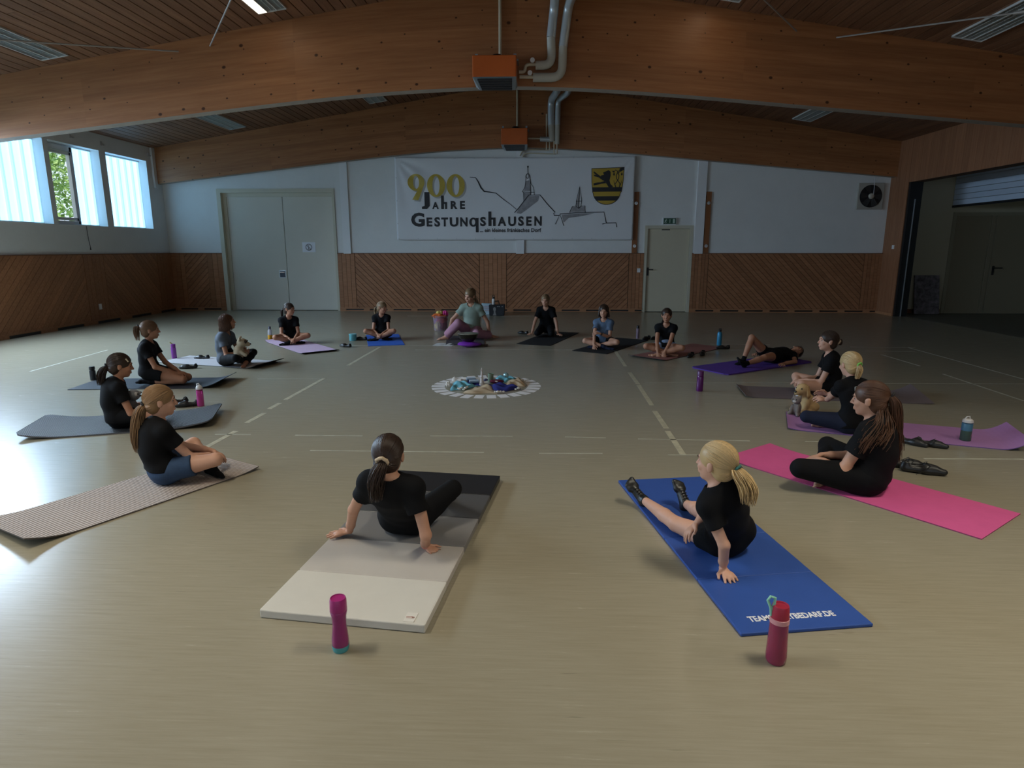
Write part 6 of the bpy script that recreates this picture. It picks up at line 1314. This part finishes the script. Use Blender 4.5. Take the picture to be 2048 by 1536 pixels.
SC_ = {k: cloth('scarf_'+k, c, .7) for k, c in dict(red=(.42, .03, .03), orange=(.62, .13, .03), yellow=(.62, .48, .14), pink=(.60, .05, .25), wine=(.20, .02, .06), violet=(.28, .10, .30)).items()}
for i, (k, c, r) in enumerate([('wine', (.04, 0, .12), (.085, .09, .10)), ('yellow', (-.055, -.05, .10), (.06, .06, .085)), ('violet', (-.06, .05, .17), (.06, .06, .07)), ('red', (.03, -.03, .22), (.10, .09, .07)), ('orange', (-.02, -.03, .29), (.13, .11, .045)), ('yellow', (-.02, .03, .34), (.08, .07, .045)), ('pink', (.09, .02, .33), (.05, .05, .06))]): scarf('scarf', SC_[k], c, r, i+3, t)
b = fl(939, 693); t = thing('cushion', 'shiny purple cushion under the singing bowl', 'cushion', (b[0], b[1], 0)); scarf('cover', mat('purple_satin', (.20, .03, .38), rough=.35), (0, 0, .045), (.20, .17, .043), 9, t, .05)
t = thing('singing_bowl', 'dark metal singing bowl on the purple cushion before the woman', 'bowl', (b[0]-.02, b[1], .086)); MB().lathe([(.06, 0), (.10, .012), (.145, .06), (.168, .125), (.172, .132), (.166, .132), (.14, .066), (.09, .02), (0, .014)], 36).build('bowl', mat('dark_bronze', (.045, .04, .03), rough=.3, metal=.7), t, True); MB().lathe([(.1665, .128), (.173, .129), (.173, .135), (.1665, .136)], 36).build('rim', mat('bronze_rim', (.4, .36, .28), rough=.3, metal=.7), t, True)
b2 = fl(960, 692); tag(MB().tube([(b2[0]-.05, b2[1]+.02, .02), (b2[0]+.09, b2[1]-.02, .016)], .014, 10).tube([(b2[0]+.08, b2[1]-.017, .021), (b2[0]+.13, b2[1]-.03, .021)], .02, 10).build('bowl_mallet', mat('mallet_wood', (.08, .05, .035), rough=.6), smooth=True), 'dark mallet lying at the edge of the purple cushion', 'mallet')
b = fl(889, 689.5); t = thing('open_book', 'open book with pale pages on the floor beside the purple cushion', 'book', (b[0], b[1], .0005), -.15)
for q in (-1, 1):
    V = []; F = []; n = 10
    for i in range(n+1):
        u = i/n; z = .004+.007*math.sin(PI*min(1, u*1.1))*(1-u*.5); V += [(q*.17*u, -.14, z), (q*.17*u, .14, z), (q*.17*u, -.14, .001), (q*.17*u, .14, .001)]
    for i in range(n): a = 4*i; F += [(a, a+4, a+5, a+1), (a+2, a+3, a+7, a+6), (a, a+2, a+6, a+4), (a+1, a+5, a+7, a+3)]
    F.append((4*n, 4*n+2, 4*n+3, 4*n+1)); mesh('page_block', V, F, mat('pages', (.56, .53, .50), rough=.8), t)
b = fl(993, 631); t = thing('shopping_bag', 'black shopping bag with a pale figure print by the wainscot', 'bag', (b[0], b[1], 0))
bg_ = MB().add([(-.17, -.1, .002), (.19, -.1, .002), (.19, .1, .002), (-.17, .1, .002), (-.18, -.11, .26), (.21, -.09, .27), (.21, .11, .27), (-.18, .09, .26)], [(3, 2, 1, 0), (0, 1, 5, 4), (1, 2, 6, 5), (2, 3, 7, 6), (3, 0, 4, 7), (4, 5, 6, 7)]).build('sack', mat('bag_black', (.014, .016, .022), rough=.5), t); bevel(bg_, .012)
for q in (-1, 1): MB().tube([(-.06, q*.09, .26), (-.055, q*.085, .34), (.05, q*.085, .35), (.07, q*.09, .26)], .008, 6).build('handle', BK, t, True)
fv = [(-.10+x*.11, -.1085-.004*(z/.2), z) for x, z in ((.15, .015), (.95, .012), (.8, .07), (.72, .11), (.86, .15), (.8, .2), (.5, .215), (.25, .19), (.24, .15), (.4, .11), (.35, .06))]; mesh('figure_print', fv, [tuple(range(len(fv)))], mat('print_silver', (.22, .21, .2), rough=.6), t)
lv, lf = fit_text('-- -', .02, .16, .218, .226); mesh('small_print', [(v[0], -.1125, v[1]) for v in lv], lf, mat('print_silver2', (.4, .42, .45), rough=.6), t)
b = fl(974, 629); t = thing('paper_bag', 'pale blue illustrated bag leaning against the black shopping bag', 'bag', (b[0]-.01, b[1]-.02, 0)); bevel(MB().add([(-.11, -.03, .002), (.10, -.05, .002), (.10, .05, .002), (-.11, .05, .002), (-.12, -.02, .28), (.13, -.03, .27), (.13, .04, .27), (-.12, .05, .28)], [(3, 2, 1, 0), (0, 1, 5, 4), (1, 2, 6, 5), (2, 3, 7, 6), (3, 0, 4, 7), (4, 5, 6, 7)]).build('sack', mat('bag_pale', (.40, .52, .58), rough=.6, noise=.2, nscale=7), t), .008)
for z in (.19, .15, .10): mesh('print_line', [(-.09, -.0375-.02*(.28-z)/.28+.0, z), (.09, -.046-.012*(.28-z)/.28, z), (.09, -.045-.012*(.28-z)/.28, z+.016), (-.09, -.0365-.02*(.28-z)/.28, z+.016)], [(0, 1, 2, 3)], mat('print_rose', (.5, .36, .38), rough=.6), t)
b = fl(993, 631); t = thing('drinking_bottle', 'white bottle with black loop cap standing on the black shopping bag', 'bottle', (b[0]-.07, b[1], .266), 0, 'drinking bottles on the floor'); MB().lathe([(.036, 0), (.038, .01), (.038, .11), (.028, .14), (.0, .14)], 20).build('body', WP, t, True); MB().lathe([(.03, .138), (.03, .175), (.02, .18), (0, .18)], 16).tube([(-.024, 0, .17), (-.02, 0, .22), (.02, 0, .22), (.024, 0, .17)], .008, 6).build('cap', BK, t, True)

# ================================================================ the laid-out centre of the circle
CC = np.array([-.585, 7.335]); NC = 26
M_CARD = mat('card_white', (.74, .70, .68), rough=.7); card0 = None
for i in range(NC):
    a = 2*PI*i/NC+.05
    if card0 is None:
        card0 = o = MB().box((-.078, -.051, .0006), (.078, .051, .002)).build('paper_card', M_CARD); tag(o, 'small white paper card, one of the ring laid round the cloths', 'card', 'white cards laid in a ring')
    else: o = card0.copy(); COL.objects.link(o)
    r = .565+random.uniform(-.008, .008); o.location = (CC[0]+r*math.cos(a), CC[1]+r*math.sin(a), 0); o.rotation_euler = (0, 0, a+random.uniform(-.06, .06))
def C(u, v): return fl(840+u/7.314, 700+v/7.314)
def drape(label, corners, m, hgt_=.04, seed=0, folds=9):
    c = [C(*q) for q in corners]; n = 26; V = []; R = np.random.default_rng(seed); ph = R.uniform(0, 6, 4); ctr = np.mean(c, 0)
    for j in range(n+1):
        for i in range(n+1):
            u, v = i/n, j/n; p_ = (c[0]*(1-u)+c[1]*u)*(1-v)+(c[3]*(1-u)+c[2]*u)*v; e = 4*u*(1-u)*4*v*(1-v)
            p_ = p_-ctr+np.array([.012*math.sin(9*v+ph[0]), .014*math.sin(8*u+ph[1]), 0])*1.0; z = hgt_*(.35+.65*min(1, e*2.2))*(.62+.38*math.sin(folds*u+3*v+ph[2])*math.sin(2.2*v*folds*.4+ph[3]+u*2)); V.append((p_[0], p_[1], .002+max(0.001, z)*min(1, .25+e*4)))
    k = len(V); V += [(x, y, max(.0006, z-.0025)) for x, y, z in V]; F = []
    for j in range(n):
        for i in range(n): a = j*(n+1)+i; F += [(a, a+1, a+n+2, a+n+1), (k+a, k+a+n+1, k+a+n+2, k+a+1)]
    e = [i for i in range(n)]+[i*(n+1)+n for i in range(n)]+[n*(n+1)+n-i for i in range(n)]+[(n-i)*(n+1) for i in range(n)]
    for a, b_ in zip(e, e[1:]+e[:1]): F.append((a, k+a, k+b_, b_))
    o = mesh('folded_cloth', V, F, m, None, True); o.location = (ctr[0], ctr[1], 0); return tag(o, label, 'cloth', 'cloths laid in the centre of the circle')
CLTH = {k: cloth('cloth_'+k, c, .8, .1) for k, c in dict(cyan=(.14, .37, .44), beige=(.50, .38, .25), navy=(.020, .022, .14), pale=(.52, .46, .40)).items()}
drape('light blue cloth spread on the near left of the card ring', [(450, 600), (700, 575), (860, 530), (500, 470)], CLTH['cyan'], .055, 1)
drape('beige cloth with a fringed edge at the near middle of the card ring', [(600, 640), (1120, 640), (1010, 510), (800, 565)], CLTH['beige'], .035, 2)
drape('navy blue cloth on the near right of the card ring', [(1110, 625), (1470, 575), (1330, 535), (1010, 510)], CLTH['navy'], .055, 3)
drape('beige cloth on the right of the card ring, beyond the navy one', [(1230, 535), (1540, 540), (1500, 450), (1300, 460)], CLTH['beige'], .06, 4)
drape('light blue cloth at the far right of the card ring', [(1090, 490), (1320, 470), (1470, 420), (1110, 405)], CLTH['cyan'], .05, 5)
drape('navy blue cloth at the far left of the card ring, under the little tins', [(700, 530), (900, 530), (880, 440), (640, 440)], CLTH['navy'], .03, 6)
drape('beige cloth at the far left of the card ring', [(460, 490), (680, 500), (720, 430), (480, 430)], CLTH['pale'], .05, 7)
drape('pale cloth at the far middle of the card ring, behind the shell tower', [(880, 500), (1090, 490), (1100, 400), (640, 425)], CLTH['pale'], .03, 8)
q = C(905, 522); t = thing('shell_tower', 'slim white spire of shells standing in the middle of the cloths', 'ornament', (q[0], q[1], .03)); pr_ = []
for i in range(15): z = i*.0125; r = .026*(1-i/17); pr_ += [(r*.8, z), (r*1.05, z+.005), (r*.8, z+.0105)]
MB().lathe(pr_+[(0, .188)], 14).build('spire', mat('shell_white', (.62, .56, .52), rough=.6), t, True); MB().lathe([(.03, -.03), (.032, -.005), (.024, .0)], 14).build('base', mat('shell_base', (.5, .44, .4), rough=.7), t, True)
for i in range(6): MB().ball((.02*math.cos(i*2.1)*(1-i*.12), .02*math.sin(i*2.1)*(1-i*.12), .02+i*.028), (.008, .008, .006), 8, 6).build('shell', mat('shell_rose', (.55, .4, .38), rough=.6), t, True)
q = C(1035, 492); t = thing('candle_jar', 'greenish frosted glass candle jar beside the shell tower', 'candle', (q[0], q[1], .02)); MB().lathe([(.032, 0), (.034, .004), (.034, .105), (.031, .105), (.031, .03), (0, .03)], 24).build('glass', mat('frosted_green', (.26, .34, .24), rough=.4, trans=.3), t, True); MB().lathe([(.0305, .031), (.0305, .085), (0, .086)], 20).build('wax', mat('wax_green', (.34, .42, .30), rough=.6), t, True); MB().tube([(0, 0, .085), (.001, 0, .097)], .0012, 6).build('wick', BK, t)
q = C(1258, 468); t = thing('glass_ball', 'shiny silver-blue glass ball on the far right blue cloth', 'ball', (q[0], q[1], .055)); MB().ball((0, 0, .03), .033, 20, 14).build('ball', mat('silver_blue', (.35, .6, .68), rough=.12, metal=.6), t, True)
q = C(1120, 510); t = thing('wine_pouch', 'dark red velvet pouch in front of the candle jar', 'pouch', (q[0], q[1], .02)); scarf('pouch', cloth('wine_velvet', (.10, .012, .03)), (0, 0, .022), (.085, .05, .024), 12, t, .1)
MB().ball((.0, -.045, .03), (.022, .008, .009), 10, 6).build('pouch_tie', M_CARD, t, True)
for lab, u, v in (('little pale blue tin on the navy cloth, farther one', 745, 468), ('little pale blue tin on the navy cloth, nearer one', 790, 505)):
    q = C(u, v); t = thing('little_tin', lab, 'tin', (q[0], q[1], .028), .2); bevel(MB().box((-.055, -.035, 0), (.055, .035, .018)).build('box', mat('tin_blue', (.22, .32, .44), rough=.4), t), .006); bevel(MB().box((-.057, -.037, .018), (.057, .037, .026)).build('lid', mat('tin_lid', (.42, .52, .6), rough=.35), t), .004)
q = C(965, 478); t = thing('dark_stone', 'small dark blue stone behind the shell tower', 'stone', (q[0], q[1], .012)); MB().ball((0, 0, .02), (.03, .024, .02), 12, 8).build('stone', mat('stone_navy', (.03, .03, .09), rough=.4), t, True)
M_PEB = mat('shell_pebble', (.62, .57, .50), rough=.6, rnd=.15); peb0 = None
spots = [(400+R_*18, 500+k*13) for k in range(5) for R_ in (0, 1.3)]+[(560, 588), (585, 600), (610, 582), (640, 604), (665, 588), (690, 572)]+[(1100, 632), (1140, 634), (1178, 632), (1222, 630)]+[(1400, 600), (1500, 470), (1475, 460), (1530, 480), (1440, 590)]
for i, (u, v) in enumerate(spots):
    q = C(u, v)
    if peb0 is None: peb0 = o = MB().ball((0, 0, .012), (.018, .015, .012), 10, 7).build('shell_pebble', M_PEB, smooth=True); tag(o, 'small whitish shell among the cloths inside the card ring', 'shell', 'white shells among the cloths')
    else: o = peb0.copy(); COL.objects.link(o)
    o.location = (q[0], q[1], .004 if v > 625 else .012); o.rotation_euler = (0, 0, i*1.7); s = .85+.4*((i*37) % 10)/10; o.scale = (s, s, s)
